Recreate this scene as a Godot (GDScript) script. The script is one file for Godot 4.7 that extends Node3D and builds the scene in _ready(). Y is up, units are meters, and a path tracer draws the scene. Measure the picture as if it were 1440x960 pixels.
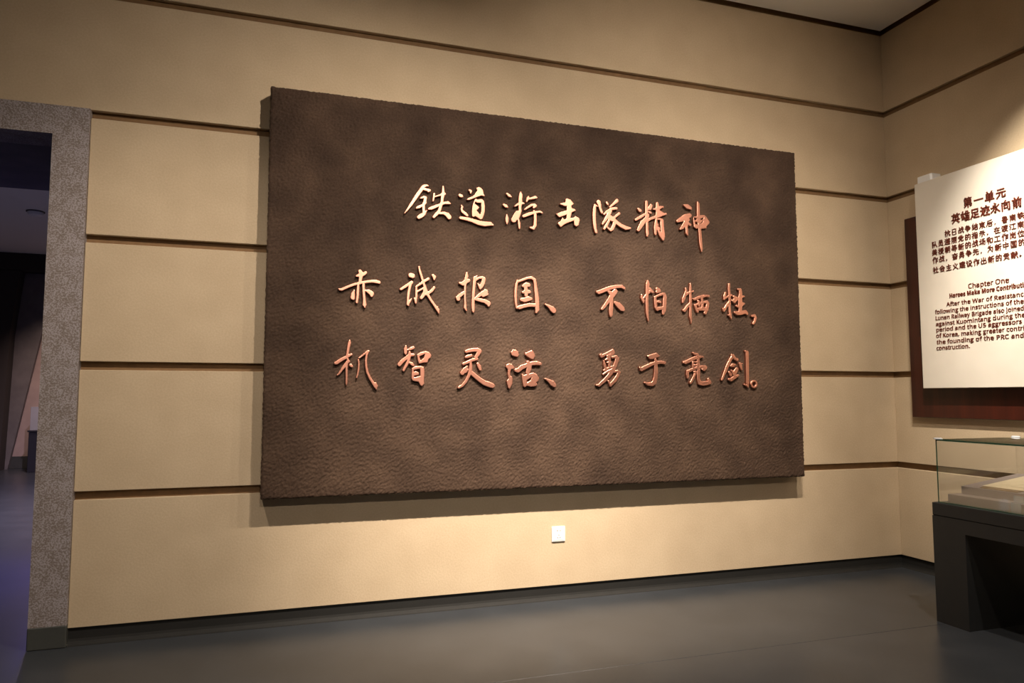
extends Node3D
# An exhibition room: a beige panelled wall with a bronze-look inscription board, a doorway to a dim hall,
# a chapter sign and a glass display case. Units are metres, y is up, the inscription wall is the plane z = 0.

const XR := 4.188        # the right-hand wall
const GROOVE := [0.689, 1.325, 1.963, 2.601, 3.239]
const GROOVE_H := 0.042
const WALL_LOW := 0.084
const WALL_TOP := 3.862
const ROOM_LEFT := -6.0
const ROOM_FRONT := 7.5
const DOOR_R := -1.098
const DOOR_L := -3.6
const FRAME_W := 0.160
const HALL_Z := -9.93
const HALL_TOP := 3.56


var M := {}

func _ready():
	camera_and_light()
	make_materials()
	room()
	doorway()
	hall()
	inscription_board()
	chapter_sign()
	display_case()
	small_things()

# ------------------------------------------------------------------ camera, environment, lamps
func camera_and_light():
	var cam := Camera3D.new()
	cam.name = "camera"
	cam.position = Vector3(0, 1.194, 4.0)
	cam.rotation_degrees = Vector3(4.398, -18.101, -0.02)
	cam.fov = 51.24
	cam.near = 0.05
	cam.far = 60.0
	add_child(cam)
	cam.current = true
	var we := WorldEnvironment.new()
	we.name = "environment"
	var e := Environment.new()
	e.background_mode = Environment.BG_COLOR
	e.background_color = Color(0, 0, 0)
	e.tonemap_mode = Environment.TONE_MAPPER_LINEAR
	e.tonemap_exposure = 1.0
	e.sdfgi_enabled = true
	e.ssao_enabled = true
	e.ssil_enabled = true
	we.environment = e
	add_child(we)
	var warm := Color(1.0, 0.93, 0.855)
	# the track of wall washers in front of the inscription wall, most of them aimed low
	track_light(Vector3(-0.90, 3.6, 2.2), Vector3(-0.60, 0.6, 0.0), 3.5, 34.0, 1.0, warm, "black ceiling track spotlight washing the wall beside the doorway")
	track_light(Vector3(0.78, 3.6, 2.2), Vector3(1.12, 0.60, 0.0), 19.5, 21.0, 1.0, warm, "black ceiling track spotlight washing the wall under the inscription's first words")
	track_light(Vector3(0.95, 3.6, 2.2), Vector3(-0.25, 0.60, 0.0), 5.3, 57.0, 1.0, warm, "black ceiling track spotlight turned towards the door side of the board")
	track_light(Vector3(1.84, 3.6, 2.2), Vector3(2.04, 0.66, 0.0), 15.6, 27.0, 1.0, warm, "black ceiling track spotlight washing the wall above the outlet")
	track_light(Vector3(2.02, 3.6, 2.2), Vector3(2.43, 1.33, 0.0), 3.9, 62.0, 1.0, warm, "black ceiling track spotlight washing the wall above the board's middle")
	track_light(Vector3(2.75, 3.6, 2.2), Vector3(2.63, -0.3, 0.0), 4.8, 53.0, 1.0, warm, "black ceiling track spotlight washing the wall near the corner")
	# spots further back that pick out the calligraphy
	track_light(Vector3(0.90, 3.6, 4.6), Vector3(0.86, 1.75, 0.0), 7.0, 10.0, 1.0, warm, "black ceiling spotlight picking out the first half of the calligraphy")
	track_light(Vector3(2.50, 3.6, 4.6), Vector3(2.40, 1.85, 0.0), 4.0, 10.0, 1.0, warm, "black ceiling spotlight picking out the second half of the calligraphy")
	track_light(Vector3(0.20, 3.6, 6.2), Vector3(1.30, 0.8, 0.0), 7.5, 26.0, 1.0, warm, "black ceiling spotlight far back lighting the whole inscription wall")
	# the spot on the chapter sign
	track_light(Vector3(2.75, 3.6, 1.75), Vector3(4.08, 2.10, 1.42), 17.0, 28.5, 1.0, Color(1.0, 0.95, 0.88), "black ceiling track spotlight aimed at the chapter sign")

func track_light(at: Vector3, to: Vector3, energy: float, angle: float, soft: float, col: Color, label: String):
	var t := Node3D.new()
	t.name = "track_light"
	add_child(t, true)
	t.position = at
	t.look_at_from_position(at, to, Vector3.RIGHT if absf((to - at).normalized().y) > 0.99 else Vector3.UP)
	tag(t, label, "spotlight", "ceiling track spotlights")
	var black := StandardMaterial3D.new()
	black.albedo_color = Color8(26, 26, 28)
	black.roughness = 0.5
	var glow := StandardMaterial3D.new()
	glow.albedo_color = Color8(240, 235, 225)
	glow.emission_enabled = true
	glow.emission = col
	glow.emission_energy_multiplier = 6.0
	# housing: a short turned can open towards the target (-z)
	var prof := PackedVector2Array([Vector2(0.0, 0.16), Vector2(0.035, 0.155), Vector2(0.045, 0.14), Vector2(0.047, 0.0), Vector2(0.05, -0.01), Vector2(0.046, -0.012), Vector2(0.042, 0.01), Vector2(0.04, 0.02), Vector2(0.0, 0.02)])
	part("housing", lathe_z(prof, 24), black, t)
	part("lens", lathe_z(PackedVector2Array([Vector2(0, 0.012), Vector2(0.038, 0.012), Vector2(0.038, 0.018), Vector2(0, 0.018)]), 24), glow, t)
	var s := SpotLight3D.new()
	s.name = "spot_lamp"
	t.add_child(s)
	s.position = Vector3(0, 0, -0.02)
	s.light_energy = energy
	s.light_color = col
	s.spot_angle = angle
	s.spot_angle_attenuation = soft
	s.spot_range = 20.0
	s.spot_attenuation = 2.0
	s.light_size = 0.02
	s.shadow_enabled = true
	# stem up to the ceiling, straight up in the room
	var up := t.global_transform.basis.inverse() * Vector3(0, 1, 0)
	var st := mb()
	var l := 3.885 - at.y
	tube(st, [Vector3(0, 0, 0.09), Vector3(0, 0, 0.09) + up * (l - 0.02 - (t.global_transform.basis * Vector3(0, 0, 0.09)).y)], 0.012, 10)
	part("stem", st.commit(), black, t)

# ------------------------------------------------------------------ helpers
func tag(o: Node, label: String, category: String, group := "", kind := ""):
	o.set_meta("label", label)
	o.set_meta("category", category)
	if group: o.set_meta("group", group)
	if kind: o.set_meta("kind", kind)

func base(called: String, at := Vector3.ZERO) -> Node3D:
	var n := Node3D.new()
	n.name = called
	add_child(n, true)
	n.position = at
	return n

func structure(called: String, label: String, category: String) -> Node3D:
	var n := base(called)
	tag(n, label, category, "", "structure")
	return n

func part(called: String, mesh: Mesh, m: Material, parent: Node, at := Vector3.ZERO) -> MeshInstance3D:
	var o := MeshInstance3D.new()
	o.name = called
	o.mesh = mesh
	o.material_override = m
	parent.add_child(o, true)
	o.position = at
	return o

func mb() -> SurfaceTool:
	var st := SurfaceTool.new()
	st.begin(Mesh.PRIMITIVE_TRIANGLES)
	return st

func quad(st: SurfaceTool, a: Vector3, b: Vector3, c: Vector3, d: Vector3, n: Vector3):
	# four corners in either order; wound so that the front faces n
	if (b - a).cross(c - a).dot(n) > 0.0:
		var t := b; b = d; d = t
	for v in [a, b, c, a, c, d]:
		st.set_normal(n)
		st.add_vertex(v)

func tri(st: SurfaceTool, a: Vector3, b: Vector3, c: Vector3, n: Vector3):
	if (b - a).cross(c - a).dot(n) > 0.0:
		var t := b; b = c; c = t
	for v in [a, b, c]:
		st.set_normal(n)
		st.add_vertex(v)

# box between two corners with chamfered edges
func cbox(st: SurfaceTool, lo: Vector3, hi: Vector3, ch := 0.003):
	var c := (lo + hi) / 2.0
	var h := (hi - lo) / 2.0
	ch = minf(ch, minf(h.x, minf(h.y, h.z)) * 0.9)
	var i := h - Vector3(ch, ch, ch)
	for ax in 3:
		var u := (ax + 1) % 3
		var v := (ax + 2) % 3
		for s in [-1.0, 1.0]:
			var n := Vector3.ZERO
			n[ax] = s
			var p := []
			for q in [[-1, -1], [1, -1], [1, 1], [-1, 1]]:
				var w := Vector3.ZERO
				w[ax] = s * h[ax]; w[u] = q[0] * i[u]; w[v] = q[1] * i[v]
				p.append(c + w)
			quad(st, p[0], p[1], p[2], p[3], n)
			# chamfer between face +-ax and face +-u
			for s2 in [-1.0, 1.0]:
				var n2 := Vector3.ZERO
				n2[ax] = s; n2[u] = s2
				var e := []
				for q in [[0, -1], [0, 1], [1, 1], [1, -1]]:
					var w := Vector3.ZERO
					w[ax] = s * (h[ax] if q[0] == 0 else i[ax])
					w[u] = s2 * (i[u] if q[0] == 0 else h[u])
					w[v] = q[1] * i[v]
					e.append(c + w)
				quad(st, e[0], e[1], e[2], e[3], n2.normalized())
	for sx in [-1.0, 1.0]:
		for sy in [-1.0, 1.0]:
			for sz in [-1.0, 1.0]:
				var s := Vector3(sx, sy, sz)
				tri(st, c + s * Vector3(h.x, i.y, i.z), c + s * Vector3(i.x, h.y, i.z), c + s * Vector3(i.x, i.y, h.z), s.normalized())

func box_mesh(lo: Vector3, hi: Vector3, ch := 0.003) -> Mesh:
	var st := mb()
	cbox(st, lo, hi, ch)
	return st.commit()

func tube(st: SurfaceTool, pts: Array, r: float, n := 12):
	for k in pts.size() - 1:
		var a: Vector3 = pts[k]
		var b: Vector3 = pts[k + 1]
		var d := (b - a).normalized()
		var u := d.cross(Vector3.RIGHT if absf(d.x) < 0.9 else Vector3.UP).normalized()
		var w := d.cross(u)
		for j in n:
			var t0 := TAU * j / n
			var t1 := TAU * (j + 1) / n
			var n0 := u * cos(t0) + w * sin(t0)
			var n1 := u * cos(t1) + w * sin(t1)
			quad(st, a + n0 * r, a + n1 * r, b + n1 * r, b + n0 * r, (n0 + n1).normalized())
			tri(st, a, a + n0 * r, a + n1 * r, -d)
			tri(st, b, b + n0 * r, b + n1 * r, d)

# profile of (radius, z) turned round the z axis
func lathe_z(prof: PackedVector2Array, n := 24) -> Mesh:
	var st := mb()
	for k in prof.size() - 1:
		var p := prof[k]
		var q := prof[k + 1]
		for j in n:
			var t0 := TAU * j / n
			var t1 := TAU * (j + 1) / n
			var c0 := Vector3(cos(t0), sin(t0), 0)
			var c1 := Vector3(cos(t1), sin(t1), 0)
			var nn := Vector3(q.y - p.y, 0, -(q.x - p.x))
			var mid := (c0 + c1).normalized()
			var nv := (mid * nn.x + Vector3(0, 0, nn.z)).normalized() * -1.0
			var a := c0 * p.x + Vector3(0, 0, p.y)
			var b := c1 * p.x + Vector3(0, 0, p.y)
			var c := c1 * q.x + Vector3(0, 0, q.y)
			var d := c0 * q.x + Vector3(0, 0, q.y)
			if p.x > 0.0001: tri(st, a, b, c, nv)
			if q.x > 0.0001: tri(st, a, c, d, nv)
	return st.commit()

# prism: outline in a plane (u right, v up), extruded along the third axis
func prism(outline: PackedVector2Array, to3: Callable, d0: float, d1: float) -> Mesh:
	var st := mb()
	var ids := Geometry2D.triangulate_polygon(outline)
	var n: Vector3 = (to3.call(Vector2.ZERO, d1) - to3.call(Vector2.ZERO, d0)).normalized()
	for k in range(0, ids.size(), 3):
		tri(st, to3.call(outline[ids[k]], d1), to3.call(outline[ids[k + 1]], d1), to3.call(outline[ids[k + 2]], d1), n)
		tri(st, to3.call(outline[ids[k]], d0), to3.call(outline[ids[k + 1]], d0), to3.call(outline[ids[k + 2]], d0), -n)
	var cw := Geometry2D.is_polygon_clockwise(outline)
	for k in outline.size():
		var a := outline[k]
		var b := outline[(k + 1) % outline.size()]
		var e := (b - a).normalized()
		var m2 := Vector2(e.y, -e.x) * (-1.0 if cw else 1.0)
		var nn: Vector3 = (to3.call(m2, 0.0) - to3.call(Vector2.ZERO, 0.0)).normalized()
		quad(st, to3.call(a, d0), to3.call(b, d0), to3.call(b, d1), to3.call(a, d1), nn)
	return st.commit()

# ------------------------------------------------------------------ materials
func noise(seed_: int, freq: float, octaves := 3, type := FastNoiseLite.TYPE_SIMPLEX_SMOOTH) -> FastNoiseLite:
	var n := FastNoiseLite.new()
	n.seed = seed_
	n.noise_type = type
	n.frequency = freq
	n.fractal_octaves = octaves
	return n

# image that repeats: two noises blended between two colours
func patch_tex(size: int, fine: FastNoiseLite, coarse: FastNoiseLite, wf: float, wc: float, c0: Color, c1: Color, sharp := 1.0) -> ImageTexture:
	var a := fine.get_seamless_image(size, size)
	var b := coarse.get_seamless_image(size, size)
	var im := Image.create(size, size, false, Image.FORMAT_RGB8)
	for y in size:
		for x in size:
			var v := 0.5 + sharp * ((a.get_pixel(x, y).r - 0.5) * wf + (b.get_pixel(x, y).r - 0.5) * wc)
			im.set_pixel(x, y, c0.lerp(c1, clampf(v, 0.0, 1.0)))
	return ImageTexture.create_from_image(im)

func height_tex(size: int, fine: FastNoiseLite) -> ImageTexture:
	var im := fine.get_seamless_image(size, size)
	im.convert(Image.FORMAT_RGB8)
	return ImageTexture.create_from_image(im)

func plain(c: Color, rough := 0.6, metal := 0.0) -> StandardMaterial3D:
	var m := StandardMaterial3D.new()
	m.albedo_color = c
	m.roughness = rough
	m.metallic = metal
	return m

func textured(t: Texture2D, metres: float, rough := 0.6, bump: Texture2D = null, bump_cm := 0.1) -> StandardMaterial3D:
	var m := StandardMaterial3D.new()
	m.albedo_texture = t
	m.uv1_triplanar = true
	m.uv1_world_triplanar = true
	m.uv1_scale = Vector3.ONE / metres
	m.roughness = rough
	if bump:
		m.heightmap_enabled = true
		m.heightmap_texture = bump
		m.heightmap_scale = bump_cm
	return m

func make_materials():
	var grain := noise(3, 0.16, 3)
	M.wall = textured(patch_tex(512, grain, noise(4, 0.008, 2), 0.7, 0.5, Color8(190, 170, 141), Color8(205, 186, 157)), 1.1, 0.85, height_tex(512, grain), 0.03)
	M.groove = textured(patch_tex(256, noise(5, 0.1), noise(6, 0.01), 0.5, 0.8, Color8(118, 90, 60), Color8(136, 106, 72)), 0.9, 0.8)
	M.floor = textured(patch_tex(512, noise(7, 0.2), noise(8, 0.01, 4), 0.35, 0.9, Color8(53, 57, 62), Color8(64, 68, 73)), 2.3, 0.3)
	M.floor.metallic_specular = 0.45
	M.floor_base = plain(Color8(52, 51, 49), 0.6)
	M.ceiling = plain(Color8(238, 237, 235), 0.9)
	M.dark = plain(Color8(30, 29, 28), 0.9)
	M.base = textured(patch_tex(256, noise(9, 0.2), noise(10, 0.02), 0.4, 0.5, Color8(20, 20, 19), Color8(30, 30, 28)), 0.7, 0.75)
	M.plinth = textured(patch_tex(256, noise(11, 0.2), noise(12, 0.02), 0.4, 0.5, Color8(62, 64, 62), Color8(74, 76, 73)), 0.7, 0.5)
	var worm := noise(13, 0.10, 2)
	worm.domain_warp_enabled = true
	worm.domain_warp_amplitude = 12.0
	worm.domain_warp_frequency = 0.06
	M.frame = textured(patch_tex(512, worm, noise(14, 0.012, 2), 1.6, 0.5, Color8(122, 111, 105), Color8(160, 153, 156), 1.9), 0.55, 0.75, height_tex(512, worm), 0.06)
	M.far_wall = textured(patch_tex(256, noise(15, 0.05), noise(16, 0.02), 0.5, 0.6, Color8(168, 148, 140), Color8(184, 164, 155)), 2.0, 0.85)
	M.grey_slab = textured(patch_tex(256, noise(17, 0.05), noise(18, 0.02), 0.5, 0.8, Color8(104, 99, 98), Color8(122, 116, 114)), 2.0, 0.85)
	M.dark_slab = plain(Color8(58, 52, 48), 0.85)
	# cast relief of the board: brown patina with darker and redder blotches
	var cast := noise(21, 0.16, 3)
	var patina := noise(22, 0.006, 3)
	M.board = textured(patch_tex(1024, cast, patina, 0.5, 0.75, Color8(50, 39, 33), Color8(91, 73, 60), 1.0), 2.1, 0.75, height_tex(1024, cast), 0.14)
	M.board.metallic_specular = 0.2
	M.copper = textured(patch_tex(256, noise(23, 0.08), noise(24, 0.02), 0.4, 0.5, Color8(208, 146, 124), Color8(220, 160, 138)), 0.5, 0.41)
	M.copper.metallic = 1.0
	M.white_plastic = plain(Color8(236, 238, 238), 0.35)
	M.hole = plain(Color8(30, 30, 30), 0.8)
	M.wood = wood_material()
	M.sign = textured(patch_tex(256, noise(27, 0.03), noise(28, 0.012), 0.4, 0.8, Color8(222, 215, 202), Color8(230, 224, 212)), 1.3, 0.35)
	M.lettering = plain(Color8(96, 42, 28), 0.45)
	M.case_metal = textured(patch_tex(256, noise(29, 0.3), noise(30, 0.03), 0.4, 0.4, Color8(34, 36, 38), Color8(42, 44, 46)), 0.5, 0.55)
	M.riser = textured(patch_tex(256, noise(31, 0.3), noise(32, 0.05), 0.9, 0.3, Color8(128, 117, 111), Color8(146, 135, 128)), 0.4, 0.9)
	M.paper = textured(patch_tex(256, noise(33, 0.06), noise(34, 0.02), 0.5, 0.8, Color8(198, 184, 152), Color8(214, 201, 170)), 0.4, 0.9)
	M.photo = textured(patch_tex(256, noise(35, 0.05), noise(36, 0.02), 0.7, 0.8, Color8(96, 74, 46), Color8(140, 116, 78)), 0.2, 0.6)
	M.steel = plain(Color8(200, 202, 206), 0.25, 1.0)
	M.glass = plain(Color(0.30, 0.42, 0.37, 0.05), 0.03)
	M.glass.transparency = BaseMaterial3D.TRANSPARENCY_ALPHA
	M.glass_edge = plain(Color(0.10, 0.34, 0.26, 0.85), 0.1)
	M.glass_edge.transparency = BaseMaterial3D.TRANSPARENCY_ALPHA
	M.acrylic = plain(Color(0.75, 0.78, 0.8, 0.45), 0.1)
	M.acrylic.transparency = BaseMaterial3D.TRANSPARENCY_ALPHA
	M.navy = plain(Color8(38, 38, 46), 0.5)

func wood_material() -> StandardMaterial3D:
	var n := noise(25, 0.02, 3)
	var im := Image.create(256, 256, false, Image.FORMAT_RGB8)
	for y in 256:
		for x in 256:
			var v := 0.5 + 0.55 * n.get_noise_2d(x * 2.2, y * 0.12) + 0.2 * n.get_noise_2d(x * 9.0 + 300.0, y * 0.5)
			im.set_pixel(x, y, Color8(46, 17, 11).lerp(Color8(74, 30, 19), clampf(v, 0, 1)))
	var m := textured(ImageTexture.create_from_image(im), 0.8, 0.35)
	return m

# ------------------------------------------------------------------ the room
func bands() -> Array:
	var b := [[WALL_LOW, GROOVE[0]]]
	for k in GROOVE.size():
		b.append([GROOVE[k] + GROOVE_H, GROOVE[k + 1] if k + 1 < GROOVE.size() else WALL_TOP])
	return b

func room():
	# floor: two vinyl sheets with a fine joint along z = 1.05, on a screed
	var f := structure("floor", "grey vinyl floor with a fine joint line", "floor")
	part("screed", box_mesh(Vector3(-15, -0.2, -11), Vector3(5, -0.006, 8), 0.0005), M.floor_base, f)
	part("sheet", box_mesh(Vector3(-15, -0.006, -11), Vector3(5, 0, 1.049), 0.0008), M.floor, f)
	part("sheet", box_mesh(Vector3(-15, -0.006, 1.0515), Vector3(5, 0, 8), 0.0008), M.floor, f)
	var c := structure("ceiling", "plain off-white ceiling above the inscription wall", "ceiling")
	part("slab", box_mesh(Vector3(ROOM_LEFT + 0.02, 3.885, 0.02), Vector3(XR - 0.02, 4.0, ROOM_FRONT), 0.003), M.ceiling, c)
	part("shadow_gap_cover", box_mesh(Vector3(ROOM_LEFT - 0.2, 4.0, -0.2), Vector3(XR + 0.3, 4.15, ROOM_FRONT + 0.2), 0.003), M.dark, c)
	# inscription wall: horizontal panels proud of recessed brown joints
	var w := structure("wall_back", "beige panelled wall with recessed brown horizontal joints behind the inscription", "wall")
	var bb := bands()
	for k in bb.size():
		var y0: float = bb[k][0]
		var y1: float = bb[k][1]
		if k < 4:
			part("panel", box_mesh(Vector3(DOOR_R + 0.161, y0, -0.03), Vector3(XR + 0.03, y1, 0), 0.002), M.wall, w)
			part("panel", box_mesh(Vector3(ROOM_LEFT, y0, -0.03), Vector3(DOOR_L - 0.161, y1, 0), 0.002), M.wall, w)
		else:
			part("panel", box_mesh(Vector3(ROOM_LEFT, y0, -0.03), Vector3(XR + 0.03, y1, 0), 0.002), M.wall, w)
	part("joint_backing", box_mesh(Vector3(DOOR_R + 0.1, 0.0, -0.2), Vector3(XR + 0.2, 4.0, -0.03), 0.001), M.groove, w)
	part("joint_backing", box_mesh(Vector3(ROOM_LEFT - 0.1, 0.0, -0.2), Vector3(DOOR_L - 0.1, 4.0, -0.03), 0.001), M.groove, w)
	part("joint_backing", box_mesh(Vector3(DOOR_L - 0.1, 2.6, -0.2), Vector3(DOOR_R + 0.1, 4.0, -0.03), 0.001), M.groove, w)
	var r := structure("wall_right", "beige panelled side wall carrying the chapter sign", "wall")
	for k in bb.size():
		part("panel", box_mesh(Vector3(XR, bb[k][0], 0.0), Vector3(XR + 0.03, bb[k][1], ROOM_FRONT), 0.002), M.wall, r)
	part("joint_backing", box_mesh(Vector3(XR + 0.03, 0.0, -0.03), Vector3(XR + 0.2, 4.0, ROOM_FRONT + 0.1), 0.001), M.groove, r)
	var l := structure("wall_left", "plain beige wall at the far side of the room", "wall")
	part("panel", box_mesh(Vector3(ROOM_LEFT - 0.15, 0, 0), Vector3(ROOM_LEFT, 4.0, ROOM_FRONT), 0.002), M.wall, l)
	var fr := structure("wall_front", "plain beige wall facing the inscription", "wall")
	part("panel", box_mesh(Vector3(ROOM_LEFT - 0.15, 0, ROOM_FRONT), Vector3(XR + 0.2, 4.0, ROOM_FRONT + 0.15), 0.002), M.wall, fr)
	# recessed dark skirting with a cove at its foot
	var cove := PackedVector2Array([Vector2(-0.03, 0.0), Vector2(0.012, 0.0), Vector2(0.004, 0.003), Vector2(-0.004, 0.009), Vector2(-0.009, 0.018), Vector2(-0.012, 0.03), Vector2(-0.012, WALL_LOW), Vector2(-0.03, WALL_LOW)])
	var b1 := structure("baseboard_back", "dark recessed skirting under the inscription wall", "skirting")
	part("strip", prism(cove, func(p: Vector2, d: float): return Vector3(d, p.y, p.x), DOOR_R + 0.161, XR + 0.012), M.base, b1)
	var b2 := structure("baseboard_right", "dark recessed skirting under the side wall", "skirting")
	part("strip", prism(cove, func(p: Vector2, d: float): return Vector3(XR - p.x, p.y, d), -0.012, ROOM_FRONT), M.base, b2)

func doorway():
	var t := structure("trim_1", "mottled grey plaster door surround with a dark grey foot", "door surround")
	var z := 0.02
	var out := PackedVector2Array([Vector2(DOOR_R, 0.105), Vector2(DOOR_R, 2.495), Vector2(DOOR_L, 2.495), Vector2(DOOR_L, 0.105), Vector2(DOOR_L - FRAME_W, 0.105), Vector2(DOOR_L - FRAME_W, 2.642), Vector2(DOOR_R + FRAME_W, 2.642), Vector2(DOOR_R + FRAME_W, 0.105)])
	part("surround", prism(out, func(p: Vector2, d: float): return Vector3(p.x, p.y, d), -0.2, z), M.frame, t)
	part("foot", box_mesh(Vector3(DOOR_R - 0.002, 0, -0.2), Vector3(DOOR_R + FRAME_W + 0.001, 0.105, z + 0.002), 0.004), M.plinth, t)
	part("foot", box_mesh(Vector3(DOOR_L - FRAME_W - 0.001, 0, -0.2), Vector3(DOOR_L + 0.002, 0.105, z + 0.002), 0.004), M.plinth, t)
	# the deep passage behind the surround
	var p := structure("wall_passage", "dark lining of the passage behind the door surround", "wall")
	part("side_lining", box_mesh(Vector3(DOOR_R, 0, -1.2), Vector3(DOOR_R + 0.4, 2.6, -0.2), 0.003), M.grey_slab, p)
	part("side_lining", box_mesh(Vector3(DOOR_L - 0.4, 0, -1.2), Vector3(DOOR_L, 2.6, -0.2), 0.003), M.grey_slab, p)
	part("soffit", box_mesh(Vector3(DOOR_L - 0.4, 2.513, -1.2), Vector3(DOOR_R + 0.4, 3.7, -0.2), 0.003), M.grey_slab, p)

func hall():
	var c := structure("ceiling", "dim lilac-grey hall ceiling seen through the doorway", "ceiling")
	part("slab", box_mesh(Vector3(-14, HALL_TOP, HALL_Z - 0.2), Vector3(2.2, HALL_TOP + 0.15, -1.2), 0.003), M.ceiling, c)
	var w := structure("wall_far", "pinkish grey end wall of the hall behind the doorway", "wall")
	part("face", box_mesh(Vector3(-14, 0, HALL_Z - 0.2), Vector3(2.2, HALL_TOP, HALL_Z), 0.003), M.far_wall, w)
	part("header", box_mesh(Vector3(-14, 3.27, HALL_Z), Vector3(2.2, HALL_TOP, HALL_Z + 0.35), 0.003), M.dark_slab, w)
	part("skirting", box_mesh(Vector3(-14, 0, HALL_Z), Vector3(2.2, 0.2, HALL_Z + 0.02), 0.003), M.plinth, w)
	var s1 := structure("wall_hall_side", "dark side wall of the hall beyond the doorway", "wall")
	part("face", box_mesh(Vector3(2.0, 0, HALL_Z), Vector3(2.2, HALL_TOP, -0.2), 0.003), M.grey_slab, s1)
	part("face", box_mesh(Vector3(-14.2, 0, HALL_Z), Vector3(-14, HALL_TOP, -0.2), 0.003), M.grey_slab, s1)
	part("face", box_mesh(Vector3(DOOR_R + 0.4, 0, -1.2), Vector3(2.0, HALL_TOP, -1.1), 0.003), M.grey_slab, s1)
	part("face", box_mesh(Vector3(-14, 0, -1.2), Vector3(DOOR_L - 0.4, HALL_TOP, -1.1), 0.003), M.grey_slab, s1)
	# leaning pier against the end wall: grey flank, dark front
	var pier := base("leaning_pier", Vector3(-4.2, 0, HALL_Z + 0.02))
	tag(pier, "dark leaning pier with a grey flank against the hall end wall", "pier")
	part("grey_flank", prism(PackedVector2Array([Vector2(-0.3, 0), Vector2(-0.01, 0), Vector2(0.555, 3.26), Vector2(-0.3, 3.26)]), func(p: Vector2, d: float): return Vector3(p.x, p.y, d), 0.02, 0.10), M.grey_slab, pier)
	part("dark_front", prism(PackedVector2Array([Vector2(-1.3, 0), Vector2(-0.05, 0), Vector2(0.0, 2.2), Vector2(0.1, 3.26), Vector2(-0.9, 3.26)]), func(p: Vector2, d: float): return Vector3(p.x, p.y, d), 0.10, 0.35), M.dark_slab, pier)
	# small display case in the hall
	var k := base("pedestal_case", Vector3(-3.50, 0, -9.25))
	tag(k, "navy pedestal with a glass hood standing far back in the hall", "display case")
	part("pedestal", box_mesh(Vector3(-0.24, 0, -0.25), Vector3(0.26, 0.63, 0.12), 0.005), M.navy, k)
	part("collar", box_mesh(Vector3(-0.255, 0.63, -0.265), Vector3(0.275, 0.66, 0.135), 0.005), M.navy, k)
	part("hood", box_mesh(Vector3(-0.23, 0.66, -0.24), Vector3(0.25, 1.03, 0.11), 0.003), M.acrylic, k)
	var d := base("smoke_detector", Vector3(-3.02, HALL_TOP, -6.43))
	tag(d, "small round smoke detector on the hall ceiling", "smoke detector")
	var st := Node3D.new()
	var body := part("body", lathe_z(PackedVector2Array([Vector2(0, 0), Vector2(0.09, 0), Vector2(0.09, 0.02), Vector2(0.075, 0.05), Vector2(0.045, 0.065), Vector2(0, 0.07)]), 28), M.white_plastic, d)
	body.rotation_degrees.x = 90
	var ring := part("base_ring", lathe_z(PackedVector2Array([Vector2(0, 0), Vector2(0.105, 0), Vector2(0.105, 0.012), Vector2(0, 0.012)]), 28), M.plinth, d)
	ring.rotation_degrees.x = 90
	st.free()
	# blue screen round the corner of the passage; it tints the hall floor
	var sc := base("wall_screen", Vector3(DOOR_R + 0.03, 0, -1.75))
	tag(sc, "blue glowing wall screen just inside the hall", "screen")
	var blue := plain(Color8(20, 20, 30), 0.3)
	blue.emission_enabled = true
	blue.emission = Color(0.16, 0.2, 1.0)
	blue.emission_energy_multiplier = 1.0
	part("casing", box_mesh(Vector3(0.012, 0.3, -0.5), Vector3(0.36, 1.2, 0.5), 0.004), M.navy, sc)
	part("screen_glass", box_mesh(Vector3(0.0, 0.35, -0.46), Vector3(0.012, 1.15, 0.46), 0.002), blue, sc)
	var a := AreaLight3D.new()
	a.name = "screen_light"
	sc.add_child(a)
	a.area_size = Vector2(0.9, 0.8)
	a.position = Vector3(-0.03, 0.75, 0)
	a.rotation_degrees = Vector3(-62, 90, 0)
	a.light_color = Color(0.22, 0.25, 1.0)
	a.light_energy = 2.2
	a.shadow_enabled = true
	# the hall's own dim light, a wall washer on the end wall and a soft lamp
	hall_lamp(Vector3(-3.2, 3.4, -8.2), Vector3(-3.0, 0.0, -9.9), 5.0, 42.0, Color(1.0, 0.86, 0.80), "hall spotlight washing the end wall")
	hall_lamp(Vector3(-2.0, 3.4, -4.5), Vector3(-2.6, 0.0, -4.9), 26.0, 70.0, Color(0.95, 0.86, 0.97), "hall spotlight over the middle of the floor")

func hall_lamp(at: Vector3, to: Vector3, energy: float, angle: float, col: Color, label: String):
	track_light(at, to, energy, angle, 1.0, col, label)

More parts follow.
